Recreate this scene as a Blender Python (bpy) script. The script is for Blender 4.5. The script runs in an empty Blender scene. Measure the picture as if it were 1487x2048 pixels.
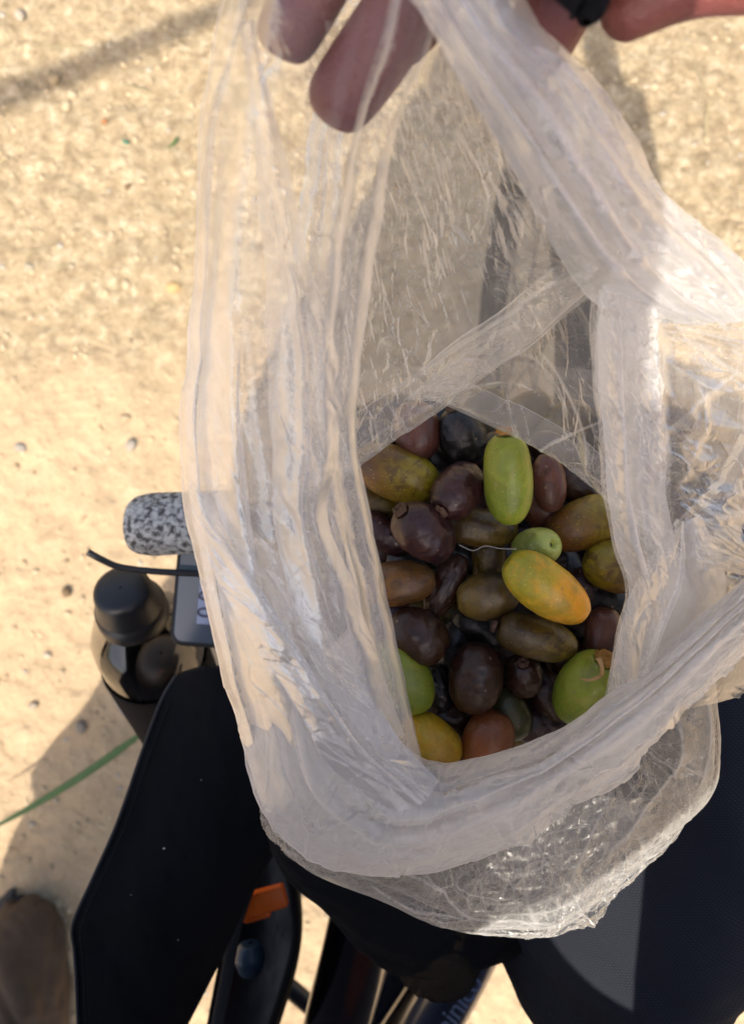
import bpy, bmesh, math, random
import numpy as np
from mathutils import Vector, Matrix

# ------------------------------------------------------------------ camera, light, exposure
scene = bpy.context.scene
COL = scene.collection
CAM_Z = 1.45
FPX = 1608.0                       # focal length in photo pixels (photo 1487 x 2048)
cam_d = bpy.data.cameras.new('camera')
cam = bpy.data.objects.new('camera', cam_d)
COL.objects.link(cam)
cam.location = (0, 0, CAM_Z)
cam_d.sensor_fit = 'VERTICAL'
cam_d.sensor_height = 36.0
cam_d.lens = 36.0 * FPX / 2048.0
cam_d.clip_start = 0.02
cam_d.clip_end = 200
cam_d.dof.use_dof = True
cam_d.dof.focus_distance = 0.335
cam_d.dof.aperture_fstop = 11.0
scene.camera = cam

SUN_EL = math.radians(57)
SUN_TRAVEL = Vector((0.26, 0.966, 0)).normalized()
world = bpy.data.worlds.new('World')
scene.world = world
world.use_nodes = True
wn = world.node_tree
for n in list(wn.nodes):
    wn.nodes.remove(n)
wo = wn.nodes.new('ShaderNodeOutputWorld')
wb = wn.nodes.new('ShaderNodeBackground')
ws = wn.nodes.new('ShaderNodeTexSky')
ws.sky_type = 'NISHITA'
ws.sun_disc = False
ws.sun_elevation = SUN_EL
ws.sun_rotation = math.atan2(-SUN_TRAVEL.x, -SUN_TRAVEL.y)
ws.air_density = 0.8
ws.dust_density = 4.0
ws.ozone_density = 0.4
wb.inputs['Strength'].default_value = 0.15
wm = wn.nodes.new('ShaderNodeMix'); wm.data_type = 'RGBA'; wm.blend_type = 'MULTIPLY'; wm.inputs[0].default_value = 1.0
wm.inputs[7].default_value = (1.01, 0.985, 0.95, 1)
wn.links.new(ws.outputs[0], wm.inputs[6])
wn.links.new(wm.outputs[2], wb.inputs[0])
wn.links.new(wb.outputs[0], wo.inputs[0])
sun_d = bpy.data.lights.new('sun', 'SUN')
sun_d.energy = 3.2
sun_d.angle = math.radians(0.53)
sun_d.color = (1.0, 0.93, 0.82)
sun = bpy.data.objects.new('sun', sun_d)
COL.objects.link(sun)
sd = Vector((SUN_TRAVEL.x * math.cos(SUN_EL), SUN_TRAVEL.y * math.cos(SUN_EL), -math.sin(SUN_EL)))
sun.rotation_euler = sd.to_track_quat('-Z', 'Y').to_euler()
sun.location = (-0.5, -2, 4)
scene.view_settings.view_transform = 'Standard'
scene.view_settings.look = 'None'
scene.view_settings.gamma = 1.0
scene.view_settings.use_curve_mapping = False
scene.view_settings.exposure = 1.0
scene.cycles.transparent_max_bounces = 48
scene.cycles.max_bounces = 14
scene.cycles.transmission_bounces = 10
scene.cycles.diffuse_bounces = 4
scene.cycles.sample_clamp_indirect = 6.0
scene.cycles.caustics_reflective = False
scene.cycles.caustics_refractive = False

rng = np.random.RandomState(7)
random.seed(7)


def P(px, py, z):
    """World point that stands at height z under photo pixel (px, py)."""
    d = (CAM_Z - z) / FPX
    return Vector(((px - 743.5) * d, (1024 - py) * d, z))


def S(pix, z):
    return pix * (CAM_Z - z) / FPX


# ------------------------------------------------------------------ noise in numpy
def hash2(ix, iy, seed):
    h = (ix.astype(np.int64) * 374761393 + iy.astype(np.int64) * 668265263 + seed * 974634777) & 0xffffffff
    h = ((h ^ (h >> 13)) * 1274126177) & 0xffffffff
    h = h ^ (h >> 16)
    h = (h * 2246822519) & 0xffffffff
    h = h ^ (h >> 15)
    return (h & 0xffffff) / float(0xffffff)


def vnoise(x, y, seed=0):
    ix, iy = np.floor(x), np.floor(y)
    fx, fy = x - ix, y - iy
    ux, uy = fx * fx * fx * (fx * (fx * 6 - 15) + 10), fy * fy * fy * (fy * (fy * 6 - 15) + 10)
    a = hash2(ix, iy, seed); b = hash2(ix + 1, iy, seed)
    c = hash2(ix, iy + 1, seed); d = hash2(ix + 1, iy + 1, seed)
    return (a * (1 - ux) + b * ux) * (1 - uy) + (c * (1 - ux) + d * ux) * uy - 0.5


def fbm(x, y, seed=0, octs=4):
    r = 0; amp = 1.0
    for o in range(octs):
        r = r + amp * vnoise(x * 2 ** o, y * 2 ** o, seed + o * 17)
        amp *= 0.5
    return r


def worley(x, y, seed=0, facet=False):
    ix, iy = np.floor(x), np.floor(y)
    f1 = np.full(x.shape, 9.0); f2 = np.full(x.shape, 9.0); idc = np.zeros(x.shape); tl = np.zeros(x.shape)
    for dx in (-1, 0, 1):
        for dy in (-1, 0, 1):
            cx, cy = ix + dx, iy + dy
            jx, jy = hash2(cx, cy, seed), hash2(cx, cy, seed + 5)
            d = np.sqrt((cx + jx - x) ** 2 + (cy + jy - y) ** 2)
            hh = hash2(cx, cy, seed + 11)
            m = d < f1
            f2 = np.where(m, f1, np.minimum(f2, d))
            idc = np.where(m, hh, idc)
            if facet:
                h2 = hash2(cx, cy, seed + 13)
                tl = np.where(m, (hh - 0.5) * 2 * (x - cx - jx) + (h2 - 0.5) * 2 * (y - cy - jy), tl)
            f1 = np.where(m, d, f1)
    return (f1, f2, idc, tl) if facet else (f1, f2, idc)


# ------------------------------------------------------------------ object helpers
def link(name, me, mat=None, parent=None, smooth=True):
    o = bpy.data.objects.new(name, me)
    COL.objects.link(o)
    if mat is not None:
        if isinstance(mat, (list, tuple)):
            for m in mat:
                me.materials.append(m)
        else:
            me.materials.append(mat)
    if smooth and len(me.polygons):
        me.polygons.foreach_set('use_smooth', np.ones(len(me.polygons), dtype=bool))
    if parent is not None:
        o.parent = parent
    return o


def mesh_np(name, co, quads):
    me = bpy.data.meshes.new(name)
    co = np.asarray(co, dtype=np.float32).reshape(-1, 3)
    q = np.asarray(quads, dtype=np.int32)
    k = q.shape[1]
    me.vertices.add(len(co)); me.vertices.foreach_set('co', co.ravel())
    me.loops.add(q.size); me.loops.foreach_set('vertex_index', q.ravel())
    me.polygons.add(len(q))
    me.polygons.foreach_set('loop_start', np.arange(0, q.size, k, dtype=np.int32))
    me.polygons.foreach_set('loop_total', np.full(len(q), k, dtype=np.int32))
    me.update(calc_edges=True)
    return me


def grid_quads(nv, nu, wrap=False):
    i = np.arange(nv * nu).reshape(nv, nu)
    if wrap:
        j = np.concatenate([i, i[:, :1]], axis=1)
    else:
        j = i
    return np.stack([j[:-1, :-1], j[:-1, 1:], j[1:, 1:], j[1:, :-1]], axis=-1).reshape(-1, 4)


def empty(name, loc=(0, 0, 0)):
    o = bpy.data.objects.new(name, None)
    COL.objects.link(o)
    o.location = loc
    o.empty_display_size = 0.02
    return o


def tag(o, label=None, cat=None, group=None, kind=None):
    if label: o['label'] = label
    if cat: o['category'] = cat
    if group: o['group'] = group
    if kind: o['kind'] = kind
    return o


def catmull(ctrl, t):
    """ctrl: (n, ...) t in 0..n-1 array -> values along axis 0"""
    n = ctrl.shape[0]
    t = np.clip(t, 0, n - 1 - 1e-6)
    i = np.floor(t).astype(int)
    f = (t - i).reshape(t.shape + (1,) * (ctrl.ndim - 1))
    ext = np.concatenate([2 * ctrl[:1] - ctrl[1:2], ctrl, 2 * ctrl[-1:] - ctrl[-2:-1]], axis=0)
    p0, p1, p2, p3 = ext[i], ext[i + 1], ext[i + 2], ext[np.minimum(i + 3, n + 1)]
    return 0.5 * ((2 * p1) + (-p0 + p2) * f + (2 * p0 - 5 * p1 + 4 * p2 - p3) * f ** 2 + (-p0 + 3 * p1 - 3 * p2 + p3) * f ** 3)


def tube(name, pts, radii, mat, parent=None, seg=16, n=40, caps=True, squash=1.0):
    """Round bar through world points."""
    c = np.array([list(p) for p in pts], dtype=float)
    r = np.array(radii, dtype=float) if hasattr(radii, '__len__') else np.full(len(pts), float(radii))
    t = np.linspace(0, len(pts) - 1, n)
    C = catmull(c, t); R = catmull(r.reshape(-1, 1), t)[:, 0]
    T = np.gradient(C, axis=0); T /= np.linalg.norm(T, axis=1)[:, None] + 1e-9
    up = np.array([0, 0, 1.0]) if abs(T[0, 2]) < 0.9 else np.array([1.0, 0, 0])
    rings = []
    prev = None
    for k in range(n):
        if prev is None:
            a = np.cross(T[k], up)
        else:
            a = prev - T[k] * np.dot(prev, T[k])
        a /= np.linalg.norm(a); b = np.cross(T[k], a); prev = a
        th = np.linspace(0, 2 * math.pi, seg, endpoint=False)
        rings.append(C[k] + R[k] * (np.cos(th)[:, None] * a + squash * np.sin(th)[:, None] * b))
    co = np.array(rings)
    q = grid_quads(n, seg, wrap=True)
    me = mesh_np(name, co, q)
    if caps:
        bm = bmesh.new(); bm.from_mesh(me); bm.verts.ensure_lookup_table()
        for ring in (range(seg - 1, -1, -1), range((n - 1) * seg, n * seg)):
            try:
                bm.faces.new([bm.verts[i] for i in ring])
            except ValueError:
                pass
        bmesh.ops.recalc_face_normals(bm, faces=bm.faces)
        bm.to_mesh(me); bm.free()
    return link(name, me, mat, parent)


def lathe(name, prof, base, axis, mat, parent=None, seg=40):
    """prof: list of (r, h) along axis from base."""
    axis = Vector(axis).normalized()
    a = axis.orthogonal().normalized(); b = axis.cross(a)
    th = np.linspace(0, 2 * math.pi, seg, endpoint=False)
    A, B, X = np.array(a), np.array(b), np.array(axis)
    co = []
    for r, h in prof:
        co.append(np.array(base) + X * h + r * (np.cos(th)[:, None] * A + np.sin(th)[:, None] * B))
    me = mesh_np(name, np.array(co), grid_quads(len(prof), seg, wrap=True)[:, ::-1])
    return link(name, me, mat, parent)


def rounded_box(name, size, loc, rot, bevel, mat, parent=None, seg=3):
    bm = bmesh.new()
    bmesh.ops.create_cube(bm, size=1.0)
    bmesh.ops.scale(bm, vec=size, verts=bm.verts)
    if bevel > 0:
        bmesh.ops.bevel(bm, geom=bm.edges[:], offset=bevel, segments=seg, affect='EDGES', profile=0.5)
    M = Matrix.Translation(loc) @ rot.to_4x4()
    bmesh.ops.transform(bm, matrix=M, verts=bm.verts)
    me = bpy.data.meshes.new(name); bm.to_mesh(me); bm.free()
    return link(name, me, mat, parent)


# ------------------------------------------------------------------ materials
class NT:
    def __init__(self, name):
        self.m = bpy.data.materials.new(name)
        self.m.use_nodes = True
        self.t = self.m.node_tree
        for n in list(self.t.nodes):
            self.t.nodes.remove(n)
        self.out = self.n('ShaderNodeOutputMaterial')

    def n(self, typ, **kw):
        nd = self.t.nodes.new(typ)
        for k, v in kw.items():
            if k.startswith('i_'):
                nd.inputs[k[2:].replace('_', ' ')].default_value = v
            else:
                setattr(nd, k, v)
        return nd

    def l(self, a, b):
        self.t.links.new(a, b)

    def math(self, op, a, b=None, c=None, clamp=False):
        nd = self.n('ShaderNodeMath', operation=op, use_clamp=clamp)
        for i, v in enumerate((a, b, c)):
            if v is None:
                continue
            if isinstance(v, (int, float)):
                nd.inputs[i].default_value = v
            else:
                self.l(v, nd.inputs[i])
        return nd.outputs[0]

    def noise(self, scale, detail=4, rough=0.5, vec=None, dist=0.0):
        nd = self.n('ShaderNodeTexNoise')
        nd.inputs['Scale'].default_value = scale
        nd.inputs['Detail'].default_value = detail
        nd.inputs['Roughness'].default_value = rough
        nd.inputs['Distortion'].default_value = dist
        if vec is not None:
            self.l(vec, nd.inputs['Vector'])
        return nd.outputs[0]

    def ramp(self, fac, stops):
        nd = self.n('ShaderNodeValToRGB')
        cr = nd.color_ramp
        while len(cr.elements) < len(stops):
            cr.elements.new(0.5)
        for e, (p, c) in zip(cr.elements, stops):
            e.position = p
            e.color = c if len(c) == 4 else (*c, 1)
        self.l(fac, nd.inputs[0])
        return nd.outputs[0]

    def mix(self, fac, a, b, typ='MIX'):
        nd = self.n('ShaderNodeMix', data_type='RGBA', blend_type=typ)
        for sock, v in ((nd.inputs[0], fac), (nd.inputs[6], a), (nd.inputs[7], b)):
            if isinstance(v, (int, float)):
                sock.default_value = v
            elif isinstance(v, tuple):
                sock.default_value = v if len(v) == 4 else (*v, 1)
            else:
                self.l(v, sock)
        return nd.outputs[2]

    def pos(self):
        return self.n('ShaderNodeTexCoord').outputs['Object']

    def bump(self, h, strength, dist):
        nd = self.n('ShaderNodeBump')
        nd.inputs['Strength'].default_value = strength
        nd.inputs['Distance'].default_value = dist
        self.l(h, nd.inputs['Height'])
        return nd.outputs[0]

    def principled(self, base, rough=0.5, **kw):
        p = self.n('ShaderNodeBsdfPrincipled')
        if isinstance(base, tuple):
            p.inputs['Base Color'].default_value = (*base[:3], 1)
        else:
            self.l(base, p.inputs['Base Color'])
        if isinstance(rough, (int, float)):
            p.inputs['Roughness'].default_value = rough
        else:
            self.l(rough, p.inputs['Roughness'])
        for k, v in kw.items():
            s = p.inputs[k]
            if isinstance(v, (int, float, tuple)):
                s.default_value = v
            else:
                self.l(v, s)
        self.l(p.outputs[0], self.out.inputs[0])
        return p


def simple(name, col, rough=0.5, var=0.15, scale=60, bump=0.0, **kw):
    t = NT(name)
    v = t.noise(scale, 5, 0.6, t.pos())
    c = t.mix(t.math('MULTIPLY', v, var * 2), col, tuple(min(1, x * 0.45) for x in col))
    if bump:
        kw['Normal'] = t.bump(v, bump, 0.002)
    t.principled(c, rough, **kw)
    return t.m


# thin film plastic
def film_material(name, alpha0=0.16, crease=0.55, tint=(0.97, 0.955, 0.935), gloss=0.04, rough=0.28, bstr=0.25):
    t = NT(name)
    co = t.pos()
    # fine wrinkle relief
    n1 = t.noise(120, 4, 0.6, co, 0.8)
    vor = t.n('ShaderNodeTexVoronoi', feature='DISTANCE_TO_EDGE')
    warp = t.n('ShaderNodeTexNoise'); warp.inputs['Scale'].default_value = 60; warp.inputs['Detail'].default_value = 3
    t.l(co, warp.inputs['Vector'])
    va = t.n('ShaderNodeVectorMath', operation='MULTIPLY_ADD')
    t.l(warp.outputs['Color'], va.inputs[0]); va.inputs[1].default_value = (0.02, 0.02, 0.02); t.l(co, va.inputs[2])
    t.l(va.outputs[0], vor.inputs['Vector']); vor.inputs['Scale'].default_value = 150
    vd = t.math('MINIMUM', vor.outputs[0], 0.3)
    h = t.math('ADD', t.math('ABSOLUTE', t.math('SUBTRACT', n1, 0.5)), t.math('MULTIPLY', vd, 0.12))
    bmp = t.bump(h, bstr, 0.0022)
    lw = t.n('ShaderNodeLayerWeight'); lw.inputs[0].default_value = 0.5
    t.l(bmp, lw.inputs['Normal'])
    cosv = t.math('MAXIMUM', t.math('SUBTRACT', 1.0, lw.outputs['Facing']), 0.07)
    vc = t.n('ShaderNodeAttribute', attribute_name='crease')
    thick = t.math('ADD', t.math('MULTIPLY', vc.outputs['Fac'], crease), alpha0)
    rn = t.noise(62, 4, 0.6, co, 1.2)
    rid = t.math('POWER', t.math('SUBTRACT', 1.0, t.math('ABSOLUTE', t.math('MULTIPLY', t.math('SUBTRACT', rn, 0.5), 3.0)), clamp=True), 14.0)
    thick = t.math('ADD', thick, t.math('MULTIPLY', rid, 0.05))
    lumpy = t.math('ADD', 0.75, t.math('MULTIPLY', t.noise(22, 3, 0.5, co), 0.5))
    thick = t.math('MULTIPLY', t.math('MAXIMUM', thick, 0.03), lumpy)
    opt = t.math('DIVIDE', thick, cosv)
    alpha = t.math('SUBTRACT', 1.0, t.math('POWER', 2.718, t.math('MULTIPLY', opt, -1.0)), clamp=True)
    dif = t.n('ShaderNodeBsdfDiffuse'); dif.inputs[0].default_value = (*tint, 1)
    trl = t.n('ShaderNodeBsdfTranslucent'); trl.inputs[0].default_value = (*tint, 1)
    t.l(bmp, dif.inputs['Normal']); t.l(bmp, trl.inputs['Normal'])
    m1 = t.n('ShaderNodeMixShader'); m1.inputs[0].default_value = 0.5
    t.l(dif.outputs[0], m1.inputs[1]); t.l(trl.outputs[0], m1.inputs[2])
    tr = t.n('ShaderNodeBsdfTransparent'); tr.inputs[0].default_value = (0.985, 0.98, 0.97, 1)
    m2 = t.n('ShaderNodeMixShader')
    t.l(alpha, m2.inputs[0]); t.l(tr.outputs[0], m2.inputs[1]); t.l(m1.outputs[0], m2.inputs[2])
    gl = t.n('ShaderNodeBsdfGlossy'); gl.inputs['Roughness'].default_value = rough
    gl.inputs[0].default_value = (1, 1, 1, 1)
    t.l(bmp, gl.inputs['Normal'])
    fr = t.n('ShaderNodeFresnel'); fr.inputs[0].default_value = 1.5
    t.l(bmp, fr.inputs['Normal'])
    gf = t.math('MULTIPLY', fr.outputs[0], gloss / 0.04 * 0.5, clamp=True)
    gf = t.math('MINIMUM', gf, 0.45)
    m3 = t.n('ShaderNodeMixShader')
    t.l(gf, m3.inputs[0]); t.l(m2.outputs[0], m3.inputs[1]); t.l(gl.outputs[0], m3.inputs[2])
    t.l(m3.outputs[0], t.out.inputs[0])
    return t.m


def ground_material():
    t = NT('sandy_soil')
    co = t.pos()
    big = t.noise(2.2, 5, 0.6, co)
    mid = t.noise(14, 6, 0.65, co, 0.4)
    fine = t.noise(110, 5, 0.7, co)
    sp = t.n('ShaderNodeSeparateXYZ'); t.l(co, sp.inputs[0])
    # coarse gritty soil ahead (towards +y), smoother orange sand nearer
    zone = t.ramp(t.math('ADD', t.math('MULTIPLY', sp.outputs[1], 1.3), t.math('MULTIPLY', t.noise(5, 4, 0.6, co), 0.9)), [(0.62, (0, 0, 0)), (0.95, (1, 1, 1))])
    c1 = t.ramp(big, [(0.35, (0.41, 0.265, 0.15)), (0.65, (0.46, 0.33, 0.20))])
    c2 = t.ramp(mid, [(0.30, (0.235, 0.16, 0.09)), (0.47, (0.40, 0.285, 0.165)), (0.75, (0.55, 0.43, 0.275))])
    c = t.mix(0.55, c1, c2)
    gr = t.noise(38, 6, 0.7, co, 0.5)
    c3 = t.ramp(gr, [(0.36, (0.11, 0.075, 0.035)), (0.46, (0.225, 0.165, 0.09)), (0.56, (0.33, 0.26, 0.155)), (0.70, (0.56, 0.48, 0.34))])
    c = t.mix(t.math('MULTIPLY', zone, 0.92), c, c3)
    pit = t.ramp(t.noise(30, 3, 0.6, co, 0.3), [(0.30, (0.8, 0.8, 0.8)), (0.36, (0, 0, 0))])
    c = t.mix(pit, c, (0.16, 0.105, 0.055))
    c = t.mix(t.math('MULTIPLY', fine, 0.5), c, (0.62, 0.50, 0.33))
    h = t.math('ADD', t.math('MULTIPLY', mid, 1.0), t.math('MULTIPLY', fine, 0.35))
    t.principled(c, 0.95, Normal=t.bump(h, 0.8, 0.02), **{'Specular IOR Level': 0.15})
    return t.m


def cloth_material(name, col, thread=900, contrast=0.5, sheen=0.0, rough=0.9):
    t = NT(name)
    co = t.pos()
    w1 = t.n('ShaderNodeTexWave', wave_type='BANDS', bands_direction='DIAGONAL'); w1.inputs['Scale'].default_value = thread
    w2 = t.n('ShaderNodeTexWave', wave_type='BANDS', bands_direction='Y'); w2.inputs['Scale'].default_value = thread * 0.8
    for w in (w1, w2):
        t.l(co, w.inputs['Vector']); w.inputs['Distortion'].default_value = 0.6
    wv = t.math('MULTIPLY', w1.outputs['Fac'], w2.outputs['Fac'])
    nz = t.noise(25, 5, 0.6, co)
    c = t.mix(t.math('MULTIPLY', wv, contrast, clamp=True), tuple(x * 0.7 for x in col), tuple(min(1, x * 2.6) for x in col))
    c = t.mix(t.math('MULTIPLY', nz, 0.4), c, tuple(x * 0.6 for x in col))
    h = t.math('ADD', t.math('MULTIPLY', wv, 0.4), t.math('MULTIPLY', t.noise(9, 3, 0.5, co), 6.0))
    t.principled(c, rough, Normal=t.bump(h, 0.5, 0.0012), **{'Sheen Weight': sheen, 'Sheen Roughness': 0.4, 'Specular IOR Level': 0.25})
    return t.m


def skin_material():
    t = NT('skin')
    co = t.pos()
    n = t.noise(70, 5, 0.6, co)
    n2 = t.noise(22, 3, 0.5, co)
    c = t.ramp(n2, [(0.3, (0.13, 0.033, 0.030)), (0.7, (0.25, 0.075, 0.052))])
    c = t.mix(t.math('MULTIPLY', n, 0.35), c, (0.12, 0.035, 0.04))
    st = t.ramp(t.noise(45, 3, 0.5, co, 0.5), [(0.50, (0, 0, 0)), (0.70, (0.4, 0.4, 0.4))])
    c = t.mix(st, c, (0.085, 0.03, 0.06))
    w = t.n('ShaderNodeTexVoronoi'); w.inputs['Scale'].default_value = 900; t.l(co, w.inputs['Vector'])
    t.principled(c, 0.5, Normal=t.bump(t.math('ADD', t.math('MULTIPLY', w.outputs[0], 0.3), t.noise(330, 3, 0.6, co, 1.5)), 0.5, 0.0012),
                 **{'Subsurface Weight': 0.15, 'Subsurface Radius': (0.006, 0.002, 0.001), 'Subsurface Scale': 1.0})
    return t.m


M_FILM = film_material('thin_plastic_film', 0.185, 0.7, bstr=0.22, gloss=0.03)
M_FILM_WHITE = film_material('thin_plastic_film_gathered', 0.42, 0.8, bstr=0.25, gloss=0.03)
M_FILM_CLEAR = film_material('thin_plastic_film_crinkled', 0.10, 1.1, gloss=0.045, rough=0.25, bstr=0.3)
M_FILM_BACK = film_material('thin_plastic_film_hazy', 0.115, 0.8, gloss=0.03, rough=0.3, bstr=0.3)
M_GROUND = ground_material()
M_TROUSERS = cloth_material('dark_woven_cloth', (0.021, 0.0235, 0.034), 270, 0.6, 0.0)
M_BLACKCLOTH = cloth_material('black_smooth_cloth', (0.0035, 0.0038, 0.0065), 1300, 0.25, 0.0, 0.95)
M_BINDING = cloth_material('grey_binding', (0.045, 0.045, 0.05), 800, 0.5)
M_SHIRT = cloth_material('shirt_cloth', (0.05, 0.06, 0.09), 500, 0.5)
M_SHOE = simple('brown_suede', (0.085, 0.048, 0.022), 0.8, 0.5, 40, 0.6)
M_SOLE = simple('dark_rubber', (0.03, 0.025, 0.022), 0.7, 0.2, 60, 0.3)
M_SKIN = skin_material()
M_BLACKPLASTIC = simple('black_plastic', (0.012, 0.013, 0.016), 0.38, 0.2, 90, 0.02)
M_BLACKPAINT = simple('black_frame_paint', (0.008, 0.010, 0.018), 0.22, 0.1, 20, 0.0, **{'Coat Weight': 0.6, 'Coat Roughness': 0.12})
M_BLUEPAINT = simple('dark_blue_frame_paint', (0.018, 0.032, 0.07), 0.3, 0.1, 20, 0.0, **{'Coat Weight': 0.5, 'Coat Roughness': 0.15})
M_GLINT = simple('glint_metal', (0.55, 0.54, 0.52), 0.3, 0.1, 60, 0.0, Metallic=1.0)
M_RUBBER = simple('tyre_rubber', (0.02, 0.02, 0.02), 0.75, 0.3, 60, 0.2)
M_ORANGE = simple('orange_plastic', (0.90, 0.16, 0.015), 0.35, 0.15, 80, 0.05)
M_BLUE = simple('blue_plastic', (0.02, 0.045, 0.08), 0.4, 0.2, 60, 0.05)
M_LETTER = simple('pale_blue_lettering', (0.20, 0.27, 0.42), 0.5, 0.1, 60)
M_WHITE_PRINT = simple('white_print', (0.55, 0.55, 0.58), 0.6, 0.1, 60)


# ------------------------------------------------------------------ ground
def build_ground():
    n = 420
    ext_x, ext_y = 0.95, 1.25
    xs = np.linspace(-ext_x, ext_x, n); ys = np.linspace(-ext_y, ext_y, n)
    # stretch the outermost rings to the horizon
    far = np.array([1.6, 3.5, 9, 30, 90])
    xs = np.concatenate([-far[::-1], xs, far]); ys = np.concatenate([-far[::-1], ys, far])
    X, Y = np.meshgrid(xs, ys)
    Z = 0.010 * fbm(X * 3, Y * 3, 3, 3) + 0.007 * fbm(X * 16, Y * 16, 9, 3) + 0.0035 * fbm(X * 60, Y * 60, 19, 3)
    f1, f2, _ = worley(X * 34, Y * 34, 4)
    Z += 0.0035 * np.clip(0.45 - f1, 0, 1) * (vnoise(X * 4, Y * 4, 44) > -0.12)
    co = np.stack([X, Y, Z], -1)
    me = mesh_np('ground', co, grid_quads(len(ys), len(xs)))
    o = link('ground', me, M_GROUND)
    tag(o, kind='structure')
    return o


def pebble_template(seed, sub=2):
    bm = bmesh.new()
    bmesh.ops.create_icosphere(bm, subdivisions=sub, radius=1.0)
    r = random.Random(seed)
    k = [Vector((r.uniform(-1, 1), r.uniform(-1, 1), r.uniform(-1, 1))).normalized() for _ in range(6)]
    for v in bm.verts:
        d = v.co.normalized()
        s = 1 + sum(0.10 * max(0, d.dot(q)) ** 2 - 0.09 * max(0, d.dot(-q)) ** 3 for q in k)
        v.co = Vector((d.x * s, d.y * s * 0.8, d.z * s * 0.6))
    vs = np.array([list(v.co) for v in bm.verts])
    fs = np.array([[v.index for v in f.verts] for f in bm.faces])
    bm.free()
    return vs, fs


def pebble_mat(name, col):
    t = NT(name)
    co = t.pos()
    n = t.noise(50, 5, 0.7, co)
    isl = t.n('ShaderNodeNewGeometry').outputs['Random Per Island']
    c = t.ramp(isl, [(0.0, tuple(x * 0.55 for x in col)), (0.45, col), (0.85, tuple(min(1, x * 1.12) for x in col)), (1.0, (0.40, 0.37, 0.32))])
    c = t.mix(t.math('MULTIPLY', n, 0.4), c, tuple(x * 0.5 for x in col))
    t.principled(c, 1.0, Normal=t.bump(n, 0.4, 0.004), **{'Specular IOR Level': 0.05})
    return t.m


def build_gravel():
    tem = [pebble_template(s, 1) for s in range(6)]
    vs, fs = [], []
    off = 0
    r = random.Random(5)
    cnt = 0
    while cnt < 9000:
        x, y = r.uniform(-0.9, 0.9), r.uniform(-1.2, 1.2)
        dens = 0.35 + 0.65 * (vnoise(np.array([x * 3.1]), np.array([y * 3.1]), 8)[0] + 0.5)
        dens = dens * 0.6 if y < 0.35 else dens + 0.35
        if r.random() > dens: continue
        s = 0.0016 + 0.0066 * r.random() ** 3.4
        if r.random() < 0.03: s *= 1.7
        v, f = tem[r.randrange(6)]
        a = r.uniform(0, 6.28)
        c_, s_ = math.cos(a), math.sin(a)
        R = np.array([[c_, -s_, 0], [s_, c_, 0], [0, 0, 1]])
        z = 0.010 * fbm(np.array([x * 3]), np.array([y * 3]), 3, 3)[0] + 0.007 * fbm(np.array([x * 16]), np.array([y * 16]), 9, 3)[0]
        vs.append((v * s * np.array([1, r.uniform(0.7, 1), r.uniform(0.6, 0.9)])) @ R.T + np.array([x, y, z + s * 0.02]))
        fs.append(f + off); off += len(v); cnt += 1
    me = mesh_np('gravel', np.concatenate(vs), np.concatenate(fs))
    o = link('gravel', me, pebble_mat('gravel_stone', (0.50, 0.39, 0.25)))
    tag(o, 'pale gravel and grit scattered over the sandy ground', 'gravel', kind='stuff')


def build_pebbles():
    data = [((348, 573), 17, (0.62, 0.47, 0.24), 'round pale yellow pebble on the sunlit soil just left of the bag'),
            ((133, 213), 13, (0.60, 0.52, 0.38), 'small oval cream pebble in the upper left, below its twin'),
            ((145, 190), 12, (0.60, 0.53, 0.40), 'small oval cream pebble in the upper left, above its twin'),
            ((110, 158), 14, (0.52, 0.42, 0.27), 'flat buff pebble just under the thin shadow band'),
            ((38, 30), 14, (0.50, 0.48, 0.44), 'grey white stone chip in the top left corner'),
            ((258, 375), 10, (0.14, 0.09, 0.05), 'small dark brown clod left of the bag on bare soil'),
            ((30, 760), 11, (0.52, 0.44, 0.33), 'pale chip at the left picture edge on smooth soil'),
            ((42, 893), 14, (0.34, 0.35, 0.37), 'bluish grey pebble on the smooth orange soil at left'),
            ((265, 890), 15, (0.40, 0.40, 0.40), 'grey flat pebble a little above the speckled bar grip'),
            ((132, 1186), 12, (0.14, 0.09, 0.05), 'dark clod left of the black bottle cap'),
            ((65, 1412), 11, (0.45, 0.42, 0.38), 'greyish chip near the edge of the rider shadow'),
            ((160, 1455), 16, (0.30, 0.28, 0.27), 'grey pebble inside the rider shadow above the grass blade'),
            ((60, 535), 14, (0.42, 0.40, 0.34), 'flat greyish chip at the left side by a pale twig')]
    for i, ((px, py), r_px, col, lab) in enumerate(data):
        v, f = pebble_template(50 + i, 3)
        s = S(r_px * 0.85, 0.01)
        col = (col[0] * 0.8 + 0.08, col[1] * 0.72 + 0.06, col[2] * 0.62 + 0.03)
        p = P(px, py, 0.003)
        a = i * 1.3
        R = np.array([[math.cos(a), -math.sin(a), 0], [math.sin(a), math.cos(a), 0], [0, 0, 1]])
        me = mesh_np('pebble', (v * s) @ R.T, f)
        o = link('pebble', me, simple('pebble_stone', col, 0.85, 0.5, 80, 0.4))
        o.location = p
        tag(o, lab, 'pebble', 'single pebbles on the ground')


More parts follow.
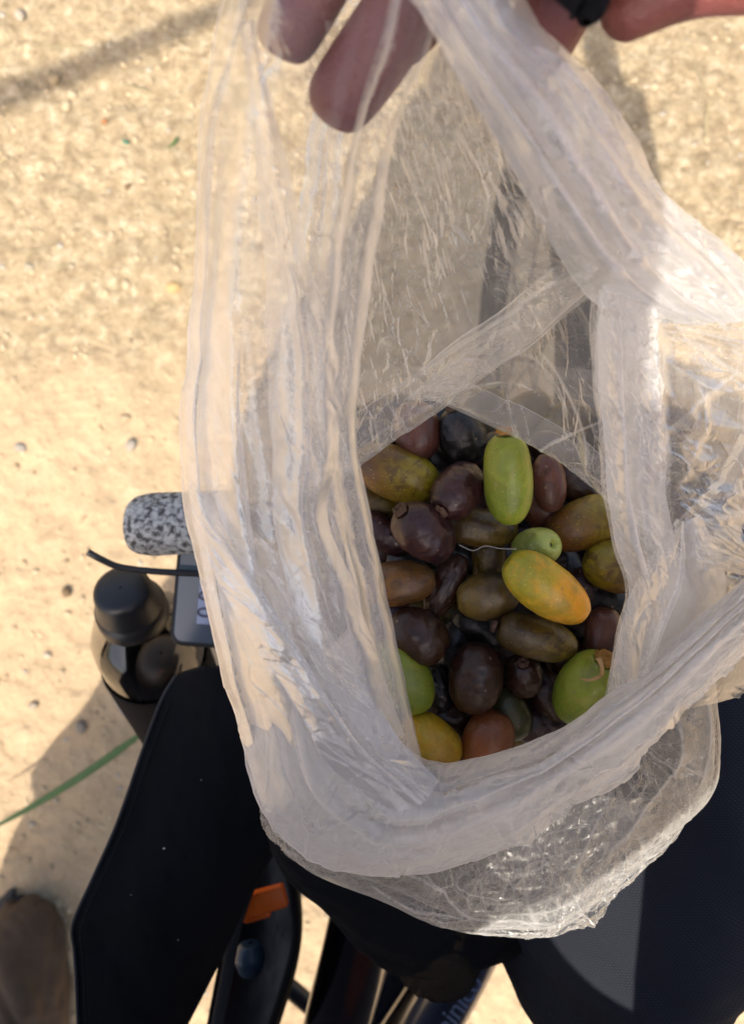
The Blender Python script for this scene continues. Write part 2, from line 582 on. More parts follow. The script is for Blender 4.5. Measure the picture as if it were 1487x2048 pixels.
def blade(name, p0, p1, w, mat, bend=0.03, lift=0.0):
    n = 30
    t = np.linspace(0, 1, n)
    p0, p1 = np.array(p0), np.array(p1)
    d = p1 - p0
    side = np.array([-d[1], d[0], 0.0]); side /= np.linalg.norm(side)
    c = p0 + d * t[:, None] + side * (bend * np.sin(math.pi * t))[:, None] + np.array([0, 0, 1.0]) * (lift * np.sin(math.pi * t))[:, None]
    ww = w * np.minimum(1, 0.25 + 3 * t) * np.clip(1.0 - t ** 4, 0.05, 1)
    rows = np.stack([c - side * ww[:, None], c - side * (ww * 0.1)[:, None] - [0, 0, w * 0.45], c + side * ww[:, None]], 1)
    rows2 = rows - np.array([0, 0, 0.0006])
    co = np.concatenate([rows, rows2[:, ::-1]], 1)
    me = mesh_np(name, co, grid_quads(n, 6, wrap=True))
    return link(name, me, mat)


def build_ground_bits():
    g = simple('grass_green', (0.07, 0.17, 0.035), 0.55, 0.4, 50)
    dry = simple('dry_straw', (0.40, 0.33, 0.17), 0.8, 0.3, 50)
    o = blade('grass_blade', P(330, 1432, 0.16), P(-60, 1680, 0.10), 0.0065, g, 0.01)
    tag(o, 'long green grass blade slanting across the shadow edge at lower left', 'grass blade')
    o = blade('grass_blade', P(355, 272, 0.014), P(333, 296, 0.02), 0.0026, g, 0.004)
    tag(o, 'tiny fresh green sprout on the soil beside the upper left bag edge', 'grass blade')
    o = blade('leaf_scrap', P(259, 285, 0.012), P(245, 277, 0.014), 0.0035, simple('teal_scrap', (0.03, 0.16, 0.09), 0.6), 0.003)
    tag(o, 'tiny bluish green scrap on the gravel in the upper left', 'leaf scrap')
    o = blade('leaf_scrap', P(214, 239, 0.012), P(200, 242, 0.014), 0.004, simple('rust_scrap', (0.42, 0.17, 0.06), 0.7), 0.003)
    tag(o, 'tiny rust orange leaf scrap on the gravel in the upper left', 'leaf scrap')
    straws = [((240, 168), (320, 195), 'dry straw stalk on the ground near the tiny green sprout'),
              ((100, 540), (150, 532), 'short pale twig lying on soil at left'),
              ((40, 515), (82, 500), 'short pale straw above the twig at left'),
              ((1410, 290), (1424, 180), 'thin upright dry stem on the bright soil at upper right'),
              ((1385, 130), (1412, 190), 'thin slanted dry stem on the bright soil at upper right'),
              ((0, 330), (18, 318), 'straw end at the left picture edge'),
              ((70, 95), (210, 100), 'long thin straw lying in the narrow shadow band at upper left')]
    for a, b, lab in straws:
        o = blade('dry_stalk', P(*a, 0.014), P(*b, 0.02), 0.0012, dry, 0.004)
        tag(o, lab, 'straw', 'dry stalks on the ground')


def build_tree():  # unseen tree, added to cast the shadow band at upper left
    bark = simple('tree_bark', (0.12, 0.085, 0.055), 0.9, 0.5, 30, 0.8)
    tr = empty('shadow_tree', (-3.2, -1.5, 0))
    tag(tr, 'unseen bare tree added so its low branch throws the thin shadow band at the upper left', 'tree')
    def k(o):
        o.parent = tr; o.matrix_parent_inverse = Matrix.Translation(tr.location).inverted()
    k(tube('trunk', [(-3.2, -1.5, -0.05), (-3.15, -1.45, 0.9), (-3.25, -1.5, 1.8), (-3.2, -1.55, 2.8), (-3.1, -1.5, 3.8)], [0.15, 0.12, 0.10, 0.07, 0.02], bark, seg=20, n=50))
    k(tube('branch', [(-3.22, -1.5, 1.7), (-2.4, -1.1, 2.05), (-1.6, -0.80, 2.2), (-1.04, -0.63, 2.2), (-0.78, -0.52, 2.18), (-0.55, -0.44, 2.2), (-0.3, -0.42, 2.25)], [0.06, 0.04, 0.027, 0.024, 0.020, 0.014, 0.004], bark, seg=12, n=80))
    k(tube('branch', [(-1.5, -0.77, 2.2), (-1.25, -0.58, 2.3), (-1.1, -0.35, 2.42)], [0.016, 0.010, 0.003], bark, seg=10, n=30))
    k(tube('branch', [(-3.2, -1.5, 2.5), (-3.8, -1.3, 3.0), (-4.3, -1.2, 3.6)], [0.05, 0.03, 0.005], bark, seg=10, n=30))


build_ground()
build_tree()
build_gravel()
build_pebbles()
build_ground_bits()


# ------------------------------------------------------------------ the rider
def skin_mesh(name, joints, edges, mat, parent=None, sub=2):
    """joints: list of ((x,y,z), r or (rx,ry)); grown with a Skin modifier and baked to a mesh."""
    me = bpy.data.meshes.new(name)
    me.from_pydata([tuple(j[0]) for j in joints], edges, [])
    o = bpy.data.objects.new(name, me)
    COL.objects.link(o)
    sk = o.modifiers.new('skin', 'SKIN')
    sk.use_smooth_shade = True
    layer = me.skin_vertices[0] if me.skin_vertices else None
    if layer is None:
        bm = bmesh.new(); bm.from_mesh(me)
        bm.verts.layers.skin.verify(); bm.to_mesh(me); bm.free()
        layer = me.skin_vertices[0]
    for i, j in enumerate(joints):
        r = j[1]
        layer.data[i].radius = (r, r) if not isinstance(r, tuple) else r
        layer.data[i].use_root = (i == 0)
    ss = o.modifiers.new('sub', 'SUBSURF'); ss.levels = sub; ss.render_levels = sub
    dg = bpy.context.evaluated_depsgraph_get()
    baked = bpy.data.meshes.new_from_object(o.evaluated_get(dg))
    bpy.data.objects.remove(o)
    baked.name = name
    baked.materials.clear()
    return link(name, baked, mat, parent)


rider = empty('person', (-0.08, -0.42, 0.0))
tag(rider, 'person in dark woven trousers and brown shoes holding the bag open with bare fingers', 'person')


def rel(o, par):
    """keep world placement of geometry authored in world coordinates"""
    o.parent = par
    o.matrix_parent_inverse = Matrix.Translation(par.location).inverted()
    return o


J = []; E = []
def jt(p, r, prev=None):
    J.append((tuple(p), r))
    if prev is not None:
        E.append((prev, len(J) - 1))
    return len(J) - 1

pel = jt((-0.12, -0.70, 0.93), 0.14)
wst = jt((-0.12, -0.68, 1.06), 0.13, pel)
cst = jt((-0.11, -0.62, 1.20), 0.14, wst)
nk = jt((-0.11, -0.53, 1.36), 0.06, cst)
hd0 = jt((-0.09, -0.43, 1.47), 0.075, nk)
hd1 = jt((-0.065, -0.36, 1.555), 0.10, hd0)
hd2 = jt((-0.062, -0.345, 1.63), 0.075, hd1)
# right arm, reaching forward and round to the bag
rs = jt((0.17, -0.56, 1.25), 0.06, cst)
re = jt((0.245, -0.16, 1.20), 0.043, rs)
rw = jt((0.175, 0.135, 1.29), 0.028, re)
palm = jt(P(1120, -330, 1.285), 0.024, rw)
kn = jt(P(960, -260, 1.28), 0.020, palm)
# fingers
def finger(root, pts):
    k = root
    for (px, py, z, rp) in pts:
        k = jt(P(px, py, z), S(rp, z) * 0.97, k)
f = finger(kn, [(690, -140, 1.262, 78), (606, 8, 1.258, 76), (566, 84, 1.256, 70), (554, 116, 1.255, 46)])
f = finger(kn, [(860, -60, 1.262, 90), (745, 110, 1.254, 84), (676, 205, 1.250, 82), (652, 246, 1.250, 54)])
f = finger(kn, [(920, -120, 1.27, 78), (840, 20, 1.255, 76), (790, 90, 1.250, 66), (775, 115, 1.25, 44)])
f = finger(palm, [(1140, -90, 1.262, 82), (1108, 45, 1.252, 84), (1050, 130, 1.240, 62), (985, 190, 1.232, 50), (965, 218, 1.23, 30)])
f = finger(rw, [(1520, -60, 1.272, 90), (1390, -52, 1.270, 82), (1290, 0, 1.266, 70), (1235, 42, 1.265, 55), (1220, 62, 1.265, 34)])
# left arm holding the camera, hand thickened to shade the film
ls = jt((-0.30, -0.56, 1.24), 0.06, cst)
le = jt((-0.24, -0.38, 1.13), 0.043, ls)
lw = jt((-0.15, -0.19, 1.38), 0.03, le)
lh = jt((-0.09, -0.13, 1.49), 0.055, lw)
lg = jt((-0.065, -0.06, 1.50), 0.04, lh)
lg2 = jt((-0.03, -0.02, 1.508), 0.02, lg)
# legs
rk0 = jt((0.19, -0.52, 0.88), 0.04, pel)
rk = jt((0.19, -0.17, 0.92), 0.045, rk0)
ra = jt((0.24, -0.10, 0.45), 0.035, rk)
rf = jt((0.25, 0.0, 0.38), 0.03, ra)
lk0 = jt((-0.26, -0.70, 0.88), 0.085, pel)
lk = jt((-0.60, -0.92, 0.50), 0.055, lk0)
la = jt((-0.62, -0.97, 0.12), 0.03, lk)
lf = jt((-0.625, -0.90, 0.055), 0.018, la)
body = rel(skin_mesh('body', J, E, M_SKIN), rider)
hat = rel(lathe('shade_hat', [(0.001, 0.115), (0.05, 0.112), (0.085, 0.095), (0.098, 0.05), (0.102, 0.005), (0.125, -0.006), (0.166, -0.016), (0.167, -0.019), (0.125, -0.010), (0.099, -0.002), (0.094, 0.05), (0.001, 0.108)], (-0.062, -0.335, 1.60), (0, 0.12, 1),
                 simple('hat_cloth', (0.10, 0.09, 0.07), 0.8)), rider)  # unseen hat, brim shaped for the shade it throws on the bag
def shade_coat():  # unseen loose coat, shaped so its shadow fills the ground
    secs = np.array([[-0.20, -0.84, 0.55, 0.50, 0.20], [-0.12, -0.78, 0.80, 0.48, 0.20], [0.02, -0.70, 1.00, 0.48, 0.19], [0.05, -0.63, 1.15, 0.48, 0.16],
                     [0.00, -0.57, 1.24, 0.42, 0.12], [-0.12, -0.53, 1.33, 0.24, 0.09], [-0.12, -0.50, 1.40, 0.13, 0.08], [-0.11, -0.48, 1.44, 0.09, 0.08]])
    C = catmull(secs, np.linspace(0, 7, 80)); th = np.linspace(0, 2 * math.pi, 60, endpoint=False)
    w = 1 + 0.06 * fbm(np.cos(th)[None] * 2 + C[:, 2:3] * 3, np.sin(th)[None] * 2 + C[:, 2:3] * 5, 5, 3)
    co = np.stack([C[:, 0:1] + C[:, 3:4] * np.cos(th) * w, C[:, 1:2] + C[:, 4:5] * np.sin(th) * w, C[:, 2:3] + 0 * th[None]], -1)
    return link('shade_coat', mesh_np('shade_coat', co, grid_quads(80, 60, wrap=True)), M_SHIRT)
rel(shade_coat(), rider)
rel(tube('sleeve', [(0.20, -0.52, 1.26), (0.19, -0.41, 1.28), (0.22, -0.29, 1.24), (0.24, -0.18, 1.20), (0.235, -0.02, 1.22)], [0.10, 0.09, 0.10, 0.08, 0.05], M_SHIRT, seg=28), rider)  # right sleeve, placed and thickened to shade the leg
rel(tube('sleeve', [(-0.32, -0.58, 1.22), (-0.30, -0.48, 1.14), (-0.24, -0.37, 1.13), (-0.19, -0.30, 1.22), (-0.16, -0.22, 1.33)], [0.09, 0.09, 0.09, 0.075, 0.05], M_SHIRT, seg=28), rider)  # left sleeve, placed to keep the sun off the bag lid


def ring_loft(name, secs, mat, parent, nseg=72, nlen=160, wr=0.0, seed=0, cap=True):
    """secs: (px centre, py, z centre, half width px, half height m); rings lie across the picture's x axis"""
    c = np.array([[*P(px, py, z), S(hw, z), hh] for px, py, z, hw, hh in secs])
    t = np.linspace(0, len(secs) - 1, nlen)
    C = catmull(c, t)
    th = np.linspace(0, 2 * math.pi, nseg, endpoint=False)
    T = np.gradient(C[:, :2], axis=0); T /= np.linalg.norm(T, axis=1)[:, None] + 1e-9
    side = np.stack([T[:, 1], -T[:, 0]], 1)
    hw = np.maximum(C[:, 3:4], 0.001); hh = np.maximum(C[:, 4:5], 0.001)
    ca, sa = np.cos(th)[None, :], np.sin(th)[None, :]
    rad = 1 + wr * (fbm(t[:, None] * 1.3 + 0 * ca, th[None, :] * 1.5 + t[:, None] * 0.7, seed, 4))
    # seam-free noise in angle
    rad = 1 + wr * fbm(3 + ca * 1.6 + t[:, None] * 0.9, 5 + sa * 1.6 + t[:, None] * 0.5, seed, 4)
    x = C[:, 0:1] + side[:, 0:1] * hw * ca * rad
    y = C[:, 1:2] + side[:, 1:2] * hw * ca * rad
    z = C[:, 2:3] + hh * sa * rad
    me = mesh_np(name, np.stack([x, y, z], -1), grid_quads(nlen, nseg, wrap=True))
    o = link(name, me, mat)
    if parent is not None:
        rel(o, parent)
    return o


ring_loft('trouser_leg', [(1290, 2500, 0.88, 190, 0.08), (1300, 2200, 0.90, 150, 0.07), (1302, 2060, 0.915, 145, 0.06), (1268, 1975, 0.925, 222, 0.07),
                          (1262, 1890, 0.93, 272, 0.075), (1262, 1740, 0.93, 300, 0.08), (1290, 1500, 0.93, 300, 0.08), (1330, 1250, 0.92, 270, 0.08),
                          (1360, 1060, 0.90, 220, 0.07), (1370, 960, 0.88, 120, 0.04), (1372, 935, 0.87, 4, 0.002)], M_TROUSERS, rider, wr=0.10, seed=4)
skl = skin_mesh('trouser_leg', [((-0.24, -0.72, 0.86), 0.15), ((-0.60, -0.92, 0.50), 0.16), ((-0.63, -0.97, 0.20), 0.12)], [(0, 1), (1, 2)], M_TROUSERS)  # left leg, widened so its shadow fills the lower left ground
rel(skl, rider)
# brown shoe at lower left
ring_loft('shoe', [(60, 2260, 0.05, 60, 0.05), (55, 2150, 0.06, 80, 0.06), (50, 2040, 0.055, 82, 0.055), (48, 1940, 0.05, 84, 0.05), (38, 1860, 0.042, 78, 0.042),
                   (30, 1822, 0.035, 56, 0.030), (26, 1806, 0.03, 22, 0.016), (26, 1802, 0.03, 3, 0.002)], M_SHOE, rider, wr=0.30, seed=9)
ring_loft('shoe_sole', [(60, 2260, 0.012, 66, 0.012), (50, 2040, 0.012, 90, 0.012), (46, 1930, 0.012, 92, 0.012), (34, 1840, 0.012, 76, 0.012),
                        (28, 1796, 0.012, 30, 0.010), (28, 1790, 0.012, 3, 0.002)], M_SOLE, rider, wr=0.0)
# black fingerless glove seen between the fingers at the top
gl = ring_loft('glove', [(1075, -160, 1.285, 30, 0.010), (1130, -80, 1.285, 52, 0.010), (1180, -40, 1.282, 52, 0.009), (1186, 2, 1.279, 36, 0.006), (1176, 32, 1.276, 18, 0.004), (1172, 44, 1.275, 2, 0.001)],
               M_BLACKCLOTH, rider, nseg=32, nlen=60, wr=0.25, seed=3)

# the camera phone in the rider's left hand, above and behind the lens
ph = empty('phone', (0.0, -0.05, 1.465))
tag(ph, 'dark phone in the other hand taking the picture', 'phone')
rel(rounded_box('phone_case', (0.078, 0.165, 0.009), Vector((0.0, -0.055, 1.4665)), Matrix.Identity(3), 0.004, M_BLACKPLASTIC), ph)
rel(rounded_box('phone_screen', (0.070, 0.155, 0.001), Vector((0.0, -0.055, 1.4718)), Matrix.Identity(3), 0.0004, M_BLACKPAINT), ph)

# ------------------------------------------------------------------ dates
def date_material(name, ca, cb, spots, dusty=0.2, rough=0.27, axis_pow=0.5):
    t = NT(name)
    gen = t.n('ShaderNodeTexCoord').outputs['Generated']
    obj = t.pos()
    sx = t.n('ShaderNodeSeparateXYZ'); t.l(gen, sx.inputs[0])
    n = t.noise(70, 4, 0.6, obj)
    ax = t.math('ADD', sx.outputs[0], t.math('MULTIPLY', t.math('SUBTRACT', n, 0.5), 0.9))
    f = t.ramp(ax, [(axis_pow - 0.28, (0, 0, 0)), (axis_pow + 0.28, (1, 1, 1))])
    c = t.mix(f, ca, cb)
    n2 = t.noise(180, 5, 0.7, obj, 0.5)
    c = t.mix(t.ramp(n2, [(0.48, (0, 0, 0)), (0.62, (0.9, 0.9, 0.9))]), c, spots)
    c = t.mix(t.ramp(t.noise(38, 3, 0.6, obj, 1.0), [(0.45, (0, 0, 0)), (0.60, (0.6, 0.6, 0.6))]), c, tuple(x * 0.5 for x in ca))
    # fine pale skin flecks and dust
    v = t.n('ShaderNodeTexVoronoi'); v.inputs['Scale'].default_value = 520; t.l(obj, v.inputs['Vector'])
    fl = t.ramp(v.outputs['Distance'], [(0.10, (1, 1, 1)), (0.20, (0, 0, 0))])
    v2 = t.n('ShaderNodeTexVoronoi'); v2.inputs['Scale'].default_value = 140; t.l(obj, v2.inputs['Vector'])
    sc2 = t.ramp(t.math('ADD', v2.outputs['Distance'], t.math('MULTIPLY', n2, 0.12)), [(0.12, (0.8, 0.8, 0.8)), (0.17, (0, 0, 0))])
    du = t.ramp(t.noise(110, 6, 0.75, obj), [(0.52, (0, 0, 0)), (0.75, (dusty, dusty, dusty))])
    c = t.mix(t.math('MULTIPLY', fl, 0.5), c, tuple(min(1, x * 1.8 + 0.03) for x in cb))
    c = t.mix(t.math('MULTIPLY', sc2, 0.7), c, (0.30, 0.20, 0.13))
    c = t.mix(du, c, (0.115, 0.085, 0.09))
    # lengthwise skin lines
    w = t.n('ShaderNodeMapping'); w.inputs['Scale'].default_value = (50, 420, 420); t.l(obj, w.inputs[0])
    st = t.noise(1.0, 3, 0.6, w.outputs[0])
    h = t.math('ADD', t.math('MULTIPLY', n, 1.0), t.math('ADD', t.math('MULTIPLY', n2, 0.25), t.math('MULTIPLY', st, 0.15)))
    rg = t.math('ADD', rough, t.math('MULTIPLY', n2, 0.22))
    t.principled(c, rg, Normal=t.bump(h, 0.6, 0.0018), **{'Specular IOR Level': 0.45, 'Coat Weight': 0.12, 'Coat Roughness': 0.25})
    return t.m


DM = {
    'green': date_material('date_green', (0.2628, 0.3153, 0.0263), (0.1926, 0.2628, 0.0219), (0.2978, 0.2895, 0.0376), 0.10),
    'pale': date_material('date_pale_green', (0.2158, 0.2878, 0.0459), (0.3777, 0.4496, 0.1223), (0.3057, 0.3777, 0.0765), 0.10),
    'orange': date_material('date_orange', (0.3776, 0.3566, 0.0263), (0.7360, 0.3036, 0.0138), (0.6808, 0.3496, 0.0184), 0.08),
    'yellow': date_material('date_yellow', (0.5865, 0.3519, 0.0167), (0.4497, 0.2346, 0.0167), (0.4887, 0.3714, 0.0332), 0.08),
    'olive': date_material('date_olive', (0.150, 0.060, 0.010), (0.30, 0.225, 0.014), (0.11, 0.06, 0.014), 0.12),
    'olive2': date_material('date_brown_olive', (0.070, 0.040, 0.008), (0.145, 0.098, 0.010), (0.040, 0.022, 0.009), 0.18),
    'tan': date_material('date_tan_brown', (0.2116, 0.0902, 0.0184), (0.1380, 0.0644, 0.0184), (0.0719, 0.0360, 0.0153), 0.15),
    'gold': date_material('date_gold_end', (0.2857, 0.1809, 0.0369), (0.0339, 0.0212, 0.0117), (0.0667, 0.0433, 0.0162), 0.2, axis_pow=0.25),
    'red': date_material('date_red_brown', (0.2760, 0.0782, 0.0196), (0.1840, 0.0552, 0.0176), (0.2024, 0.0736, 0.0235), 0.12),
    'rose': date_material('date_rose_brown', (0.1380, 0.0460, 0.0258), (0.0920, 0.0294, 0.0202), (0.0536, 0.0213, 0.0146), 0.25),
    'brown': date_material('date_dark_brown', (0.034, 0.0100, 0.0060), (0.046, 0.018, 0.0055), (0.014, 0.0060, 0.0045), 0.22),
    'purple': date_material('date_purple', (0.034, 0.0085, 0.0110), (0.020, 0.0060, 0.0100), (0.060, 0.019, 0.013), 0.25),
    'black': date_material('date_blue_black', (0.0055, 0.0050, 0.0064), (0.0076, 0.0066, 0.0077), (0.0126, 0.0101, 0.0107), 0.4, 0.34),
    'mid': date_material('date_deep_green', (0.0353, 0.0374, 0.0104), (0.0504, 0.0554, 0.0129), (0.0252, 0.0252, 0.0086), 0.2),
}
M_CAP = simple('date_cap_orange', (0.50, 0.24, 0.04), 0.7, 0.6, 300, 0.8)
M_CAPDARK = simple('date_cap_brown', (0.13, 0.065, 0.035), 0.7, 0.6, 300, 0.8)
M_FIBRE = simple('dry_fibre', (0.50, 0.30, 0.12), 0.8, 0.4, 200)
M_HOLE = simple('hole_inside', (0.10, 0.12, 0.04), 0.8, 0.3, 200)


def make_date(px, py, L, W, ang, z, kind, label, tilt=0, cap=None, wrinkle=0.0, seed=0, blunt=0.0, hole=False, fibre=False, group='dates in the plastic bag', n=56, m=48):
    """L, W in photo pixels; ang = direction (degrees, picture clockwise from +x) of the free end"""
    if kind in ('purple', 'brown', 'black') and n > 40: wrinkle = max(wrinkle, 0.08) + 0.05
    Lw, Ww = S(L, z) * 0.5, S(W, z) * 0.5
    if cap: tilt = -tilt
    if tilt:
        Lw = max(Lw, 1.35 * Ww)
    u = np.linspace(0, 1, n)
    tt = -np.cos(u * math.pi)
    e = 2.25
    r = np.clip(1 - np.abs(tt) ** e, 0, 1) ** (1 / 2.1)
    r *= 1 + 0.05 * tt * math.sin(seed * 2.3)
    if blunt:
        rb = np.clip(1 - np.abs(tt) ** (e + 3.0 * blunt), 0, 1) ** (1 / 2.1)
        k_ = np.clip(-tt * 1.6, 0, 1); r = r * (1 - k_) + rb * k_
    th = np.linspace(0, 2 * math.pi, m, endpoint=False)
    Y = r[:, None] * np.cos(th); Z = r[:, None] * np.sin(th)
    X = np.repeat(tt[:, None], m, 1)
    nz = fbm(X * 1.2 + 7 + seed, Y * 1.1 + Z * 0.9 + seed * 1.7, seed, 3)
    sc = 1 + 0.06 * nz
    if wrinkle:
        nw = fbm(X * 1.5 + seed, np.cos(th)[None] * 2.4 + np.sin(th)[None] * 1.7 + X * .4, seed + 9, 4)
        sc = sc - wrinkle * np.abs(nw) * 1.1 + wrinkle * 0.2
        f1, f2, _ = worley(X * 1.6 + seed, Y * 1.9 + Z * 1.3, seed + 2)
        sc = sc - wrinkle * 0.35 * np.clip(0.25 - (f2 - f1), 0, 1) * 3
    # slight dimple at the two poles
    X = X - 0.05 * np.exp(-((tt - 1) / 0.03) ** 2)[:, None] + 0.06 * np.exp(-((tt + 1) / 0.03) ** 2)[:, None]
    if hole:
        rr = np.sqrt(Y ** 2 + Z ** 2)
        X = X - 0.22 * np.exp(-(rr / 0.16) ** 2) * (X > 0)
    Y = Y * sc; Z = Z * sc
    co = np.stack([X * Lw, Y * Ww, Z * Ww * 0.95], -1)
    me = mesh_np('date', co, grid_quads(n, m, wrap=True)[:, ::-1])
    o = link('date', me, DM[kind])
    c = P(px, py, z)
    R = Matrix.Rotation(-math.radians(ang), 4, 'Z') @ Matrix.Rotation(-math.radians(tilt), 4, 'Y')
    o.matrix_world = Matrix.Translation(c) @ R @ Matrix.Rotation(seed * 1.1, 4, 'X')
    tag(o, label, 'date fruit', group)
    if cap:
        # torn calyx scar at the -x pole (or +x when cap == 'tip')
        k, mm = 9, 28
        rr = np.linspace(0.0, 1.0, k); ph = np.linspace(0, 2 * math.pi, mm, endpoint=False)
        rad = Ww * (0.40 if cap == 'orange' else 0.30)
        jag = 1 + 0.28 * (hash2(np.arange(mm) * 1.0, np.zeros(mm) + seed, 5) - 0.5)
        Yc = rr[:, None] * rad * np.cos(ph) * jag; Zc = rr[:, None] * rad * np.sin(ph) * jag
        prof = 0.15 * Lw * (0.35 + 0.65 * np.sin(rr * math.pi * 0.8) ** 1) * (1 - rr ** 6 * 0.6)
        q = np.clip(np.sqrt(Yc ** 2 + Zc ** 2) / Ww, 0, 0.95)
        hf = tt <= 0
        xs_ = -np.interp(q, r[hf], tt[hf])
        Xc = -(xs_ * Lw + 0.0003 + 0.05 * Lw + prof[:, None] * (0.7 + 0.5 * hash2(ph[None] * 9 // 1 + 0 * rr[:, None], rr[:, None] * 9 // 1 + 0 * ph[None], seed)) * 0.8 - 0.05 * Lw)
        mc = mesh_np('stem_scar', np.stack([Xc, Yc, Zc], -1), grid_quads(k, mm, wrap=True))
        co_ = link('stem_scar', mc, M_CAP if cap == 'orange' else M_CAPDARK)
        co_.parent = o
    if hole:
        co_ = link('hole', mesh_np('hole', np.stack([np.full((6, 20), Lw * 0.78) + np.linspace(0, .02, 6)[:, None] * Lw,
              (np.linspace(0.02, .16, 6)[:, None] * Ww) * np.cos(np.linspace(0, 6.2832, 20, endpoint=False)),
              (np.linspace(0.02, .16, 6)[:, None] * Ww) * np.sin(np.linspace(0, 6.2832, 20, endpoint=False))], -1), grid_quads(6, 20, wrap=True)), M_HOLE)
        co_.parent = o
    return o


